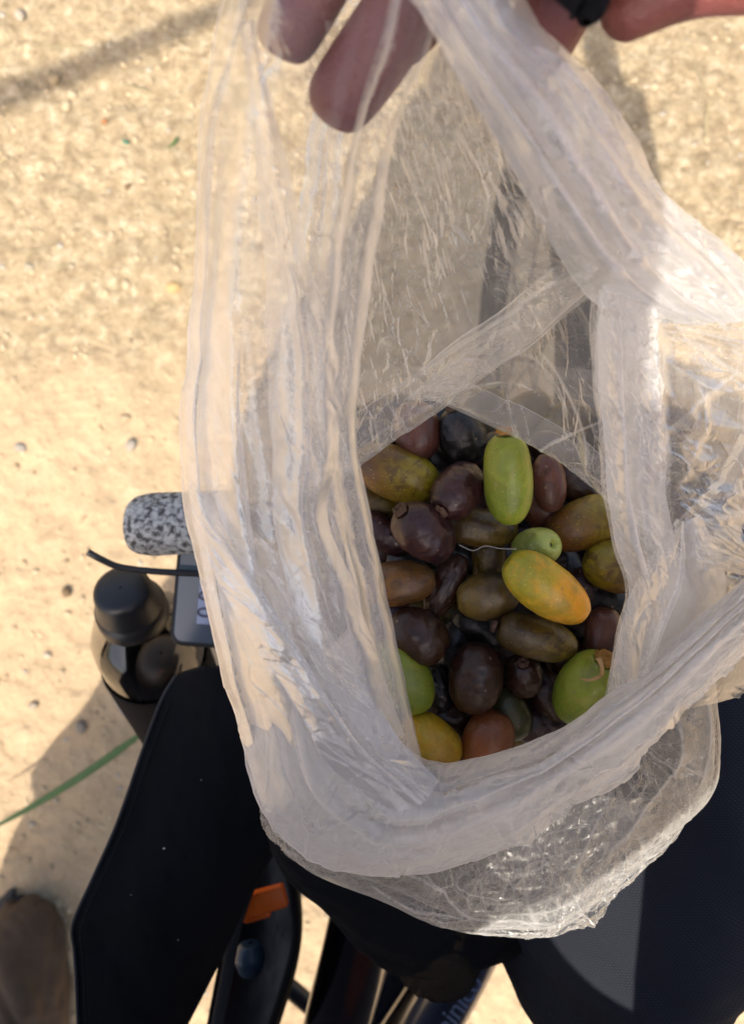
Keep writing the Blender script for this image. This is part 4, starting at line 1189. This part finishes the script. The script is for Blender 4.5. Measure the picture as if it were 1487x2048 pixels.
back1 = vret([
    [(600, 40, 1.262), (760, 40, 1.258), (900, 60, 1.256), (1020, 90, 1.262)],
    [(610, 200, 1.245), (760, 205, 1.235), (900, 215, 1.232), (1030, 240, 1.246)],
    [(620, 400, 1.222), (780, 400, 1.208), (950, 400, 1.205), (1110, 400, 1.226)],
    [(620, 600, 1.196), (780, 590, 1.182), (960, 560, 1.182), (1170, 510, 1.212)],
    [(620, 800, 1.175), (780, 750, 1.164), (960, 660, 1.170), (1190, 545, 1.206)],
    [(600, 985, 1.155), (770, 885, 1.150), (930, 775, 1.158), (1215, 560, 1.200)]], -50, -62)
film_sheet('back_wall', back1, 360, 380, crum=0.0026, cs=70, aniso=(65, 2.0), seed=51, crease=0.75, mat=M_FILM_BACK, edge=(0, 0, 0, 0.6), big=0.005, calm=(('v', 0.73, 0.07),),
           folds=[([(800, 780), (900, 706), (1000, 640), (1140, 545)], 5, 1.2), ([(700, 900), (800, 845), (880, 800)], 4, 0.6), ([(835, 590), (850, 640), (875, 690)], 4, 1.0), ([(915, 560), (935, 620), (950, 665)], 3, 0.9), ([(880, 560), (905, 600), (915, 650)], 3, 0.7), ([(770, 290), (745, 420), (735, 560)], 5, 0.9), ([(800, 215), (860, 205), (935, 208)], 4, 1.0), ([(735, 720), (760, 780), (800, 850)], 3, 0.8), ([(790, 730), (800, 780), (840, 800)], 3, 0.7), ([(820, 400), (870, 480), (860, 560)], 3, 0.7)])
back2 = vret([
    [(800, 800, 1.150), (1000, 640, 1.170), (1120, 560, 1.190), (1290, 520, 1.200)],
    [(820, 800, 1.148), (1000, 700, 1.158), (1130, 660, 1.172), (1290, 640, 1.185)],
    [(840, 800, 1.146), (1000, 770, 1.148), (1130, 780, 1.155), (1290, 800, 1.168)],
    [(850, 796, 1.145), (960, 834, 1.142), (1100, 902, 1.145), (1290, 1040, 1.155)]], 10, -50)
film_sheet('back_gusset', back2, 300, 260, crum=0.0028, cs=60, aniso=(50, 2.6), seed=53, crease=0.95, mat=M_FILM_BACK, edge=(0, 0, 0, 0.6), big=0.004, calm=(('v', 0.62, 0.10),),
           folds=[([(1210, 836), (1140, 870), (1072, 908)], 3, 1.4), ([(1070, 690), (1120, 760), (1165, 860), (1172, 960)], 5, 1.1), ([(1040, 700), (1090, 740), (1150, 850)], 4, 0.8), ([(885, 790), (960, 765), (1040, 768), (1090, 800)], 4, 1.0), ([(1012, 770), (1020, 840), (1040, 890)], 3, 0.8), ([(1090, 660), (1140, 720), (1190, 790)], 3, 0.8), ([(1150, 600), (1180, 660), (1200, 740)], 3, 0.8), ([(1030, 790), (1050, 850), (1060, 900)], 3, 0.6)])

# thick rolled fold across the front
front = [
    [(700, 1260, 1.178), (630, 1330, 1.184), (550, 1390, 1.174), (472, 1420, 1.140)],
    [(770, 1440, 1.166), (700, 1520, 1.182), (600, 1580, 1.170), (520, 1600, 1.138)],
    [(822, 1512, 1.158), (760, 1590, 1.176), (680, 1650, 1.164), (600, 1702, 1.130)],
    [(880, 1530, 1.154), (840, 1610, 1.174), (790, 1690, 1.160), (738, 1744, 1.128)],
    [(960, 1512, 1.152), (940, 1590, 1.174), (910, 1670, 1.158), (890, 1728, 1.128)],
    [(1040, 1488, 1.152), (1040, 1560, 1.174), (1030, 1630, 1.160), (1015, 1690, 1.128)],
    [(1112, 1462, 1.154), (1130, 1510, 1.174), (1140, 1570, 1.162), (1130, 1628, 1.130)],
    [(1216, 1388, 1.158), (1240, 1430, 1.176), (1250, 1490, 1.164), (1240, 1550, 1.134)],
    [(1340, 1290, 1.170), (1360, 1330, 1.182), (1370, 1390, 1.172), (1362, 1430, 1.144)],
    [(1480, 1156, 1.182), (1500, 1200, 1.190), (1505, 1240, 1.182), (1500, 1290, 1.160)],
    [(1600, 1040, 1.190), (1620, 1080, 1.195), (1630, 1120, 1.19), (1620, 1160, 1.17)],
]
film_sheet('front_fold', front, 280, 480, pleats=[(0.18, 0.22, 0.03, 0.004, 0.0, 1.0), (0.40, 0.33, 0.035, 0.004, 0.1, 1.0), (0.60, 0.55, 0.04, 0.005, 0.0, 1.0), (0.8, 0.85, 0.03, 0.004, 0.2, 1.0)],
           crum=0.0032, cs=120, aniso=(55, 1.8), mat=M_FILM_WHITE, seed=61, crease=0.45, edge=(0.5, 1.3, 0, 0), big=0.006, calm=(('u', 0.0, 0.08),),
           folds=[([(1500, 1200), (1380, 1330), (1250, 1450), (1080, 1570), (880, 1660), (650, 1665)], 7, 0.9), ([(1420, 1240), (1230, 1440), (1080, 1530), (930, 1590), (760, 1600)], 9, 0.7), ([(1480, 1160), (1350, 1300), (1240, 1400)], 5, 0.9), ([(640, 1500), (720, 1600), (760, 1700)], 6, 0.8), ([(1000, 1540), (920, 1640), (840, 1720)], 5, 0.6), ([(560, 1620), (700, 1690), (850, 1700)], 4, 0.7), ([(1220, 1560), (1100, 1610), (960, 1700)], 4, 0.8)])
front2 = [[(x + 4, y + 3, z - 0.014) for x, y, z in r] for r in front]
film_sheet('front_fold_lining', front2, 240, 400, pleats=[(0.4, 0.45, 0.07, 0.005, 0.0, 1.0), (0.75, 0.65, 0.05, 0.004, 0.1, 0.9)],
           crum=0.0036, cs=100, aniso=(40, 1.8), mat=M_FILM_WHITE, seed=63, crease=0.6, edge=(0.6, 0.6, 0, 0), big=0.005)

# bottom of the bag resting on the leg
bottom = [
    [(640, 1400, 1.13), (540, 1560, 1.12), (530, 1640, 1.105), (552, 1672, 1.095)],
    [(720, 1500, 1.13), (640, 1640, 1.12), (610, 1710, 1.100), (608, 1724, 1.085)],
    [(820, 1540, 1.125), (790, 1700, 1.115), (762, 1780, 1.090), (758, 1796, 1.070)],
    [(900, 1550, 1.125), (900, 1730, 1.112), (868, 1830, 1.085), (862, 1842, 1.065)],
    [(980, 1530, 1.125), (1000, 1730, 1.112), (975, 1846, 1.085), (966, 1860, 1.062)],
    [(1060, 1500, 1.125), (1100, 1710, 1.112), (1115, 1846, 1.085), (1112, 1864, 1.062)],
    [(1140, 1470, 1.125), (1180, 1660, 1.112), (1222, 1770, 1.085), (1228, 1784, 1.065)],
    [(1200, 1430, 1.125), (1260, 1590, 1.112), (1336, 1666, 1.085), (1344, 1676, 1.065)],
    [(1230, 1380, 1.125), (1320, 1500, 1.112), (1410, 1586, 1.085), (1422, 1594, 1.068)],
    [(1240, 1330, 1.125), (1340, 1420, 1.112), (1426, 1476, 1.090), (1438, 1482, 1.072)],
    [(1250, 1290, 1.125), (1330, 1350, 1.112), (1410, 1352, 1.095), (1424, 1350, 1.078)],
]
film_sheet('bag_bottom', bottom, 300, 520, pleats=[(0.55, 0.62, 0.03, 0.003, 0.1, 0.6)], crum=0.0034, cs=55, aniso=(35, 2.2), seed=71, crease=0.9, mat=M_FILM_CLEAR,
           edge=(0, 1.4, 0, 0), big=0.005, calm=(('u', 1.0, 0.07),),
           folds=[([(1340, 1420), (1352, 1520), (1290, 1620), (1200, 1740)], 5, 1.2), ([(1230, 1560), (1190, 1660), (1130, 1780), (1010, 1820)], 5, 1.0), ([(800, 1735), (880, 1770), (940, 1830), (1100, 1850)], 5, 1.2), ([(740, 1760), (820, 1810), (950, 1840)], 4, 1.0), ([(1000, 1740), (1090, 1720), (1180, 1700)], 3, 0.9), ([(1010, 1700), (1100, 1670), (1200, 1650)], 3, 0.9), ([(900, 1760), (960, 1790), (1060, 1800)], 3, 1.0), ([(1400, 1370), (1410, 1480), (1390, 1580)], 4, 1.0), ([(1300, 1500), (1380, 1540), (1420, 1560)], 3, 0.9)])
under = [[(x, y, z - (0.008 if i < 3 else 0.0)) for i, (x, y, z) in enumerate(r)] for r in bottom]
under = [[r[0], r[1], r[2], (r[3][0] - 2, r[3][1] - 2, r[3][2] - 0.004)] for r in under]
film_sheet('bag_underside', under, 220, 400, crum=0.0040, cs=75, aniso=(-30, 2.0), seed=73, crease=0.8, mat=M_FILM_CLEAR, edge=(0, 0.8, 0, 0), big=0.006, calm=(('u', 1.0, 0.08),))
# base sheet under the fruit
base = [
    [(500, 760, 1.10), (760, 740, 1.06), (1000, 720, 1.06), (1350, 760, 1.10)],
    [(470, 1000, 1.08), (760, 1000, 1.04), (1050, 1000, 1.04), (1440, 1000, 1.09)],
    [(500, 1300, 1.07), (760, 1300, 1.04), (1050, 1300, 1.04), (1440, 1300, 1.08)],
    [(600, 1600, 1.07), (780, 1640, 1.045), (1050, 1680, 1.045), (1400, 1560, 1.07)],
    [(640, 1690, 1.08), (800, 1780, 1.06), (1050, 1830, 1.055), (1340, 1640, 1.07)]]
film_sheet('bag_base', base, 200, 240, crum=0.003, cs=70, aniso=(0, 1.2), seed=81, crease=0.6, mat=M_FILM_CLEAR)

# ------------------------------------------------------------------ bicycle
bike = empty('bicycle', P(760, 1700, 0.0))
tag(bike, 'black bicycle under the bag with a speckled grey bar grip and lettered frame tube', 'bicycle')
def bk(o): return rel(o, bike)

def speckle():
    t = NT('speckled_grip')
    co = t.pos()
    n = t.noise(230, 2, 0.55, co, 0.2)
    c = t.ramp(n, [(0.38, (0.05, 0.05, 0.05)), (0.50, (0.26, 0.27, 0.27)), (0.62, (0.42, 0.43, 0.42))])
    t.principled(c, 0.8, Normal=t.bump(n, 0.4, 0.002))
    return t.m
# bar and grip
bk(tube('handlebar', [P(300, 1048, 0.90), P(520, 1040, 0.905), P(760, 1020, 0.90), P(1000, 1010, 0.895), P(1320, 1030, 0.88)], 0.0125, M_BLACKPLASTIC, n=40))
bk(tube('bar_grip', [P(252, 1050, 0.90), P(260, 1050, 0.90), P(276, 1050, 0.90), P(304, 1049, 0.90), P(340, 1047, 0.90), P(470, 1042, 0.903)],
        [0.006, 0.0150, 0.0195, 0.0215, 0.0215, 0.021], speckle(), seg=32, n=70))
# frame tubes
bk(tube('top_tube', [P(760, 1560, 0.84), P(738, 1760, 0.80), P(712, 1900, 0.77), P(670, 2060, 0.74), P(640, 2200, 0.72)], [0.024, 0.027, 0.029, 0.029, 0.028], M_BLACKPAINT, seg=32, n=50))
bk(tube('seat_stay', [P(890, 1840, 0.62), P(800, 2000, 0.55), P(740, 2150, 0.50)], [0.016, 0.017, 0.016], M_BLACKPAINT, seg=20, n=30))
bk(tube('seat_stay', [P(850, 1850, 0.60), P(700, 2060, 0.56), P(660, 2130, 0.54)], [0.020, 0.026, 0.022], M_BLACKPAINT, seg=20, n=30))
dt = bk(tube('down_tube', [P(1010, 1790, 0.70), P(940, 1920, 0.66), P(860, 2060, 0.61), P(790, 2180, 0.58)], [0.018, 0.024, 0.027, 0.026], M_BLUEPAINT, seg=32, n=40))
bk(tube('pump', [P(560, 1960, 0.50), P(600, 1994, 0.50), P(640, 2030, 0.50)], [0.010, 0.011, 0.010], M_BLACKPLASTIC, n=20))
bk(tube('tube_glint', [P(786, 1908, 0.72), P(760, 1956, 0.70), P(735, 2010, 0.69), P(722, 2050, 0.68)], 0.0016, M_GLINT, seg=10, n=20))  # bright rod standing in for the glint along the top tube
bk(tube('brake_cable', [P(176, 1104, 0.93), P(205, 1120, 0.925), P(240, 1134, 0.92), P(300, 1142, 0.915), P(370, 1146, 0.91), P(470, 1150, 0.90)], 0.0023, M_BLACKPLASTIC, seg=12, n=60))
# front wheel, standing on the ground
def torus_mesh(name, R, r, c, mat, parent, segR=96, segr=14):
    a = np.linspace(0, 2 * math.pi, segR, endpoint=False); b = np.linspace(0, 2 * math.pi, segr, endpoint=False)
    A, B = np.meshgrid(a, b, indexing='ij')
    co = np.stack([c[0] + r * np.sin(B), c[1] + (R + r * np.cos(B)) * np.cos(A), c[2] + (R + r * np.cos(B)) * np.sin(A)], -1)
    co = np.concatenate([co, co[:1]], 0)
    me = mesh_np(name, co, grid_quads(segR + 1, segr, wrap=True))
    return rel(link(name, me, mat), parent)
wc = (0.205, 0.16, 0.335)
tyre = torus_mesh('tyre', 0.31, 0.022, wc, M_RUBBER, bike)
torus_mesh('rim', 0.284, 0.009, wc, M_RUBBER, bike)
for i in range(18):
    a = i * 2 * math.pi / 18
    bk(tube('spoke', [Vector((wc[0] + (0.02 if i % 2 else -0.02), wc[1], wc[2])), Vector((wc[0], wc[1] + 0.28 * math.cos(a), wc[2] + 0.28 * math.sin(a)))], 0.001, M_RUBBER, seg=6, n=2, caps=False))

# lettering on the tube
def text_obj(name, body, size, loc, rot, mat, parent, extrude=0.0002):
    cu = bpy.data.curves.new(name, 'FONT')
    cu.body = body; cu.size = size; cu.extrude = extrude
    cu.align_x = 'CENTER'; cu.align_y = 'CENTER'
    o = bpy.data.objects.new(name, cu); COL.objects.link(o)
    dg = bpy.context.evaluated_depsgraph_get()
    me = bpy.data.meshes.new_from_object(o.evaluated_get(dg))
    bpy.data.objects.remove(o)
    me.materials.clear()
    me.transform(Matrix.Translation(loc) @ rot.to_4x4())
    return rel(link(name, me, mat, smooth=False), parent)

tl = P(918, 2010, 0.684)
rt = Matrix.Rotation(math.radians(57), 3, 'Z') @ Matrix.Rotation(math.radians(-14), 3, 'X')
text_obj('lettering', 'ninico', 0.026, tl, rt, M_LETTER, bike)

def rrect(name, w, h, thick, rad, soft, loc, rot, mat):
    """flat rounded rectangle with softened rim"""
    k = 10
    pts = []
    for cx, cy, a0 in ((w / 2 - rad, h / 2 - rad, 0), (-w / 2 + rad, h / 2 - rad, 90), (-w / 2 + rad, -h / 2 + rad, 180), (w / 2 - rad, -h / 2 + rad, 270)):
        for i in range(k + 1):
            a = math.radians(a0 + 90 * i / k)
            pts.append((cx, cy, math.cos(a), math.sin(a)))
    rings = []
    for (ins, z) in ((soft, -thick / 2), (0, -thick / 2 + soft), (0, thick / 2 - soft), (soft * 0.3, thick / 2 - soft * 0.3), (soft, thick / 2)):
        rings.append([(cx + (rad - ins) * c, cy + (rad - ins) * s_, z) for cx, cy, c, s_ in pts])
    co = np.array(rings); n_ = len(pts)
    me = mesh_np(name, co, grid_quads(len(rings), n_, wrap=True))
    bm = bmesh.new(); bm.from_mesh(me); bm.verts.ensure_lookup_table()
    bm.faces.new([bm.verts[i] for i in range(n_ - 1, -1, -1)]); bm.faces.new([bm.verts[(len(rings) - 1) * n_ + i] for i in range(n_)])
    bmesh.ops.recalc_face_normals(bm, faces=bm.faces)
    bmesh.ops.transform(bm, matrix=Matrix.Translation(loc) @ rot.to_4x4(), verts=bm.verts)
    bm.to_mesh(me); bm.free()
    o = link(name, me, mat, smooth=False)
    return o

# ------------------------------------------------------------------ bike computer
comp = empty('bike_computer', P(425, 1186, 0.88))
tag(comp, 'small black bike computer with a grey blue screen half hidden behind the bag edge', 'bike computer')
rz = Matrix.Rotation(math.radians(-5), 3, 'Z') @ Matrix.Rotation(math.radians(4), 3, 'Y')
cc = P(430, 1184, 0.882)
rel(rrect('case', 0.055, 0.077, 0.014, 0.009, 0.0015, cc, rz, simple('black_bezel', (0.004, 0.004, 0.006), 0.6, 0.1, 60)), comp)
t = NT('screen_glass'); co_ = t.pos()
g_ = t.noise(14, 2, 0.5, co_)
t.principled(t.ramp(g_, [(0.3, (0.055, 0.085, 0.125)), (0.7, (0.09, 0.125, 0.15))]), 0.10, **{'Specular IOR Level': 0.7})
scr = rel(rrect('screen', 0.050, 0.071, 0.0016, 0.007, 0.0005, cc + rz @ Vector((0, 0, 0.0068)), rz, t.m), comp)
t = NT('lcd'); t.principled((0.26, 0.31, 0.46), 0.35)
rel(rounded_box('display', (0.028, 0.040, 0.0006), cc + rz @ Vector((0.004, -0.002, 0.0083)), rz, 0.0002, t.m, None, 1), comp)
text_obj('digits', '0.0', 0.016, cc + rz @ Vector((-0.004, -0.008, 0.0088)), rz @ Matrix.Rotation(math.radians(90), 3, 'Z'), simple('lcd_digit', (0.06, 0.07, 0.12), 0.5), comp)
rel(rounded_box('mount', (0.022, 0.03, 0.02), cc + Vector((0, 0, -0.016)), rz, 0.003, M_BLACKPLASTIC, None), comp)

# ------------------------------------------------------------------ drink bottle
bot = empty('water_bottle', P(300, 1400, 0.70))
tag(bot, 'clear bottle of dark drink with a black cap and black sleeve beside the bicycle', 'bottle')
ax = Vector((-0.02, 0.62, 0.78)).normalized()
capc = P(236, 1162, 0.892)
cap_base = P(268, 1210, 0.860)
ax = (P(224, 1140, 0.905) - P(312, 1318, 0.800)).normalized()
def bt(o): return rel(o, bot)
b0 = P(312, 1318, 0.800)        # shoulder centre
hcap = (cap_base - b0).dot(ax)
glass = NT('clear_bottle_plastic')
g1 = glass.n('ShaderNodeBsdfTransparent'); g1.inputs[0].default_value = (0.93, 0.92, 0.90, 1)
g2 = glass.n('ShaderNodeBsdfGlossy'); g2.inputs['Roughness'].default_value = 0.08
g3 = glass.n('ShaderNodeFresnel'); g3.inputs[0].default_value = 1.6
g4 = glass.n('ShaderNodeMixShader')
glass.l(glass.math('MINIMUM', glass.math('MULTIPLY', g3.outputs[0], 1.3), 0.6), g4.inputs[0])
glass.l(g1.outputs[0], g4.inputs[1]); glass.l(g2.outputs[0], g4.inputs[2]); glass.l(g4.outputs[0], glass.out.inputs[0])
bt(lathe('bottle_wall', [(0.0235, hcap + 0.004), (0.0235, hcap - 0.002), (0.027, hcap - 0.010), (0.034, hcap - 0.020), (0.0395, hcap - 0.034), (0.0410, hcap - 0.050), (0.0410, -0.045), (0.0395, -0.09), (0.0400, -0.15), (0.034, -0.158), (0.001, -0.158)], b0, ax, glass.m))
liq = simple('dark_drink', (0.030, 0.017, 0.012), 0.5, 0.6, 60, 0.0)
bt(lathe('drink', [(0.001, hcap - 0.062), (0.012, hcap - 0.061), (0.020, hcap - 0.067), (0.0255, hcap - 0.082), (0.0285, -0.04), (0.0300, -0.15), (0.001, -0.152)], b0 + Vector((0.008, -0.003, 0)), ax, liq))
bt(lathe('cap', [(0.001, hcap + 0.031), (0.016, hcap + 0.0308), (0.0190, hcap + 0.0295), (0.0203, hcap + 0.0265), (0.0212, hcap + 0.020), (0.0240, hcap + 0.008), (0.0243, hcap + 0.0065), (0.0255, hcap + 0.0055), (0.0262, hcap - 0.002), (0.0260, hcap - 0.008), (0.023, hcap - 0.010)], b0, ax, M_BLACKPLASTIC))
bt(lathe('sleeve', [(0.0425, 0.008), (0.0432, 0.004), (0.0432, -0.12), (0.040, -0.162), (0.001, -0.163)], b0, ax, M_BLACKCLOTH))
# white print on the sleeve
side = (ax.cross(Vector((0, 0, 1)))).normalized()
prt_n = (Vector((-0.55, 0, 0.84)) - ax * Vector((-0.55, 0, 0.84)).dot(ax)).normalized()
prt_c = b0 - ax * 0.030 + prt_n * 0.0437
yv = ax; zv = prt_n; xv = yv.cross(zv).normalized()
RR = Matrix((xv, yv, zv)).transposed()
for k, (dx, dy, sz, w) in enumerate(((0.0, 0.004, 0.010, 'DUJ'), (0.002, -0.006, 0.008, 'SPORT'))):
    text_obj('print', ('~///', '-///')[k], sz, prt_c + RR @ Vector((dx, dy, 0)), RR @ Matrix.Rotation(math.radians(12), 3, 'Z'), M_WHITE_PRINT, bot)

# ------------------------------------------------------------------ open top tube bag
tb = empty('top_tube_bag', P(480, 1850, 0.80))
tag(tb, 'open black top tube bag, its wide cloth lid flipped over to the left', 'bike bag')
def tbp(o): return rel(o, tb)


def panel(name, left, right, mat, thick=0.004, n=120, m=70, wr=0.0012, seed=0, domed=0.01):
    """cloth panel between two px polylines (px,py,z), with thickness"""
    L_ = catmull(np.array(left, float), np.linspace(0, len(left) - 1, n)); R_ = catmull(np.array(right, float), np.linspace(0, len(right) - 1, n))
    s = np.linspace(0, 1, m)[None, :, None]
    Q = L_[:, None] * (1 - s) + R_[:, None] * s
    Q[..., 2] += domed * np.sin(math.pi * s[..., 0]) + wr * fbm(Q[..., 0] / 70, Q[..., 1] / 110, seed, 4) * 2
    d = (CAM_Z - Q[..., 2]) / FPX
    W = np.stack([(Q[..., 0] - 743.5) * d, (1024 - Q[..., 1]) * d, Q[..., 2]], -1)
    lo = W.copy(); lo[..., 2] -= thick
    allv = np.concatenate([W, lo[:, ::-1]], 1)
    me = mesh_np(name, allv, grid_quads(n, 2 * m, wrap=True))
    bm = bmesh.new(); bm.from_mesh(me)
    bmesh.ops.recalc_face_normals(bm, faces=bm.faces); bm.to_mesh(me); bm.free()
    return link(name, me, mat)


lidL = [(400, 1334, 0.93), (352, 1352, 0.93), (324, 1400, 0.93), (290, 1490, 0.93), (238, 1640, 0.93), (190, 1750, 0.93), (148, 1846, 0.93), (150, 1900, 0.92), (154, 1960, 0.92), (158, 2060, 0.91), (165, 2200, 0.90)]
lidR = [(420, 1332, 0.93), (520, 1345, 0.93), (600, 1400, 0.93), (600, 1500, 0.93), (590, 1620, 0.92), (556, 1690, 0.92), (518, 1760, 0.915), (484, 1830, 0.91), (452, 1900, 0.90), (415, 1975, 0.89), (350, 2100, 0.88)]
tbp(panel('lid', lidL, lidR, M_BLACKCLOTH, seed=2))
ed = [P(x - 1, y, z + 0.0005) for x, y, z in lidL[1:]]
tbp(tube('lid_binding', ed, 0.0011, M_BINDING, seg=10, n=120))
seam = [P(x + 16, y + 6, z + 0.0045) for x, y, z in lidL[2:]]
tbp(tube('lid_seam', seam, 0.0006, M_BLACKCLOTH, seg=8, n=160))
for k_, (lx, ly) in enumerate(((328, 1697), (402, 1560), (262, 1790), (356, 1880))):
    v_, f_ = pebble_template(90 + k_, 1)
    li = link('lint', mesh_np('lint', v_ * 0.0006 * (1.3 if k_ == 0 else 0.6), f_), M_WHITE_PRINT)
    li.location = P(lx, ly, 0.9445)
    tag(li, ('tiny white lint speck in the middle of the black bag lid', 'faint lint dot high on the black bag lid', 'faint lint dot near the left edge of the black bag lid', 'faint lint dot low on the black bag lid')[k_], 'lint')
# pouch: hollow trough with zip edges
pz = [(560, 1650, 0.86), (552, 1740, 0.86), (520, 1840, 0.85), (500, 1960, 0.84), (480, 2100, 0.83)]
pin = panel('pouch_inside', [(490, 1650, 0.835), (470, 1760, 0.82), (450, 1860, 0.815), (430, 1960, 0.81), (400, 2120, 0.80)],
            [(560, 1650, 0.835), (580, 1760, 0.82), (592, 1860, 0.815), (570, 1960, 0.81), (530, 2120, 0.80)], simple('black_lining', (0.008, 0.009, 0.014), 0.5, 0.3, 30), domed=-0.012, seed=7)
tbp(pin)
zl = [P(545, 1690, 0.875), P(505, 1760, 0.872), P(478, 1830, 0.87), P(462, 1900, 0.868), P(452, 1960, 0.866), P(432, 2060, 0.862)]
zr = [P(556, 1680, 0.872), P(578, 1740, 0.870), P(590, 1810, 0.868), P(592, 1880, 0.866), P(576, 1950, 0.864), P(540, 2060, 0.860)]
tbp(tube('zip_tape', zl, 0.0045, M_BINDING, seg=12, n=60, squash=0.35))
tbp(tube('zip_tape', zr, 0.0028, M_BLACKCLOTH, seg=12, n=60))
# zip teeth as one joined part
tv, tf = [], []
Z = catmull(np.array([list(p) for p in zr]), np.linspace(0, 5, 130))
cube = np.array([[-1, -1, -1], [1, -1, -1], [1, 1, -1], [-1, 1, -1], [-1, -1, 1], [1, -1, 1], [1, 1, 1], [-1, 1, 1]], float)
cq = np.array([[0, 3, 2, 1], [4, 5, 6, 7], [0, 1, 5, 4], [1, 2, 6, 5], [2, 3, 7, 6], [3, 0, 4, 7]])
for i, p in enumerate(Z):
    tv.append(cube * np.array([0.0012, 0.00035, 0.0005]) + p + np.array([-0.0026, 0, 0.001])); tf.append(cq + 8 * i)
zt = link('zip_teeth', mesh_np('zip_teeth', np.concatenate(tv), np.concatenate(tf)), M_BINDING); zt['kind'] = 'stuff'; tbp(zt)
# outer wall of the pouch, grey cloth side seen right of the zip
tbp(panel('pouch_side', [(556, 1640, 0.865), (582, 1760, 0.862), (594, 1860, 0.86), (580, 1950, 0.858), (540, 2080, 0.85)],
          [(585, 1640, 0.74), (598, 1760, 0.74), (604, 1860, 0.735), (590, 1950, 0.73), (550, 2080, 0.73)], M_BLACKCLOTH, domed=0.0, seed=8))

clip = empty('orange_tool', P(522, 1806, 0.858))
tag(clip, 'orange plastic clip lying in the open black bike bag', 'clip')
rr_ = Matrix.Rotation(math.radians(16), 3, 'Z')
rel(rounded_box('clip_body', (0.036, 0.0165, 0.008), P(524, 1802, 0.866), rr_, 0.002, M_ORANGE, None), clip)
rel(rounded_box('clip_tongue', (0.020, 0.006, 0.006), P(514, 1831, 0.864), rr_, 0.0018, M_ORANGE, None), clip)
bl = rel(ring_loft('blue_bottle_top', [(500, 1885, 0.835, 4, 0.002), (500, 1890, 0.835, 22, 0.008), (500, 1918, 0.835, 30, 0.011), (498, 1945, 0.832, 20, 0.008), (498, 1952, 0.832, 3, 0.002)], M_BLUE, None, 24, 30), tb)
bl.parent = None; bl.matrix_parent_inverse.identity()
tag(bl, 'small dull blue round item deep inside the open bike bag', 'blue item')

# black cloth pouch hanging below the plastic bag
pch = empty('cloth_pouch', P(850, 1850, 0.9))
tag(pch, 'crumpled black pouch with a sheer mesh end directly below the plastic bag', 'pouch')
rel(ring_loft('pouch_body', [(540, 1650, 0.98, 10, 0.005), (600, 1700, 0.975, 50, 0.02), (720, 1760, 0.965, 90, 0.03), (840, 1820, 0.95, 110, 0.035), (920, 1830, 0.94, 110, 0.035), (1020, 1800, 0.94, 90, 0.03), (1100, 1760, 0.94, 10, 0.005)],
              M_BLACKCLOTH, None, 60, 120, 0.22, 5), pch)
mesh_m = NT('sheer_black_mesh')
d_ = mesh_m.n('ShaderNodeBsdfDiffuse'); d_.inputs[0].default_value = (0.035, 0.028, 0.022, 1)
tr_ = mesh_m.n('ShaderNodeBsdfTransparent'); ms_ = mesh_m.n('ShaderNodeMixShader')
nn_ = mesh_m.noise(60, 4, 0.6, mesh_m.pos())
mesh_m.l(mesh_m.ramp(nn_, [(0.35, (0.72, 0.72, 0.72)), (0.65, (0.95, 0.95, 0.95))]), ms_.inputs[0])
mesh_m.l(tr_.outputs[0], ms_.inputs[1]); mesh_m.l(d_.outputs[0], ms_.inputs[2]); mesh_m.l(ms_.outputs[0], mesh_m.out.inputs[0])
rel(ring_loft('mesh_end', [(850, 1800, 0.955, 20, 0.01), (858, 1830, 0.955, 80, 0.025), (868, 1880, 0.95, 100, 0.03), (888, 1930, 0.945, 84, 0.028), (905, 1962, 0.94, 50, 0.02), (912, 1984, 0.94, 14, 0.006), (913, 1988, 0.94, 2, 0.001)],
              mesh_m.m, None, 60, 90, 0.25, 6), pch)
print('tris', sum(len(o.data.loops) - 2 * len(o.data.polygons) for o in scene.objects if o.type == 'MESH'))
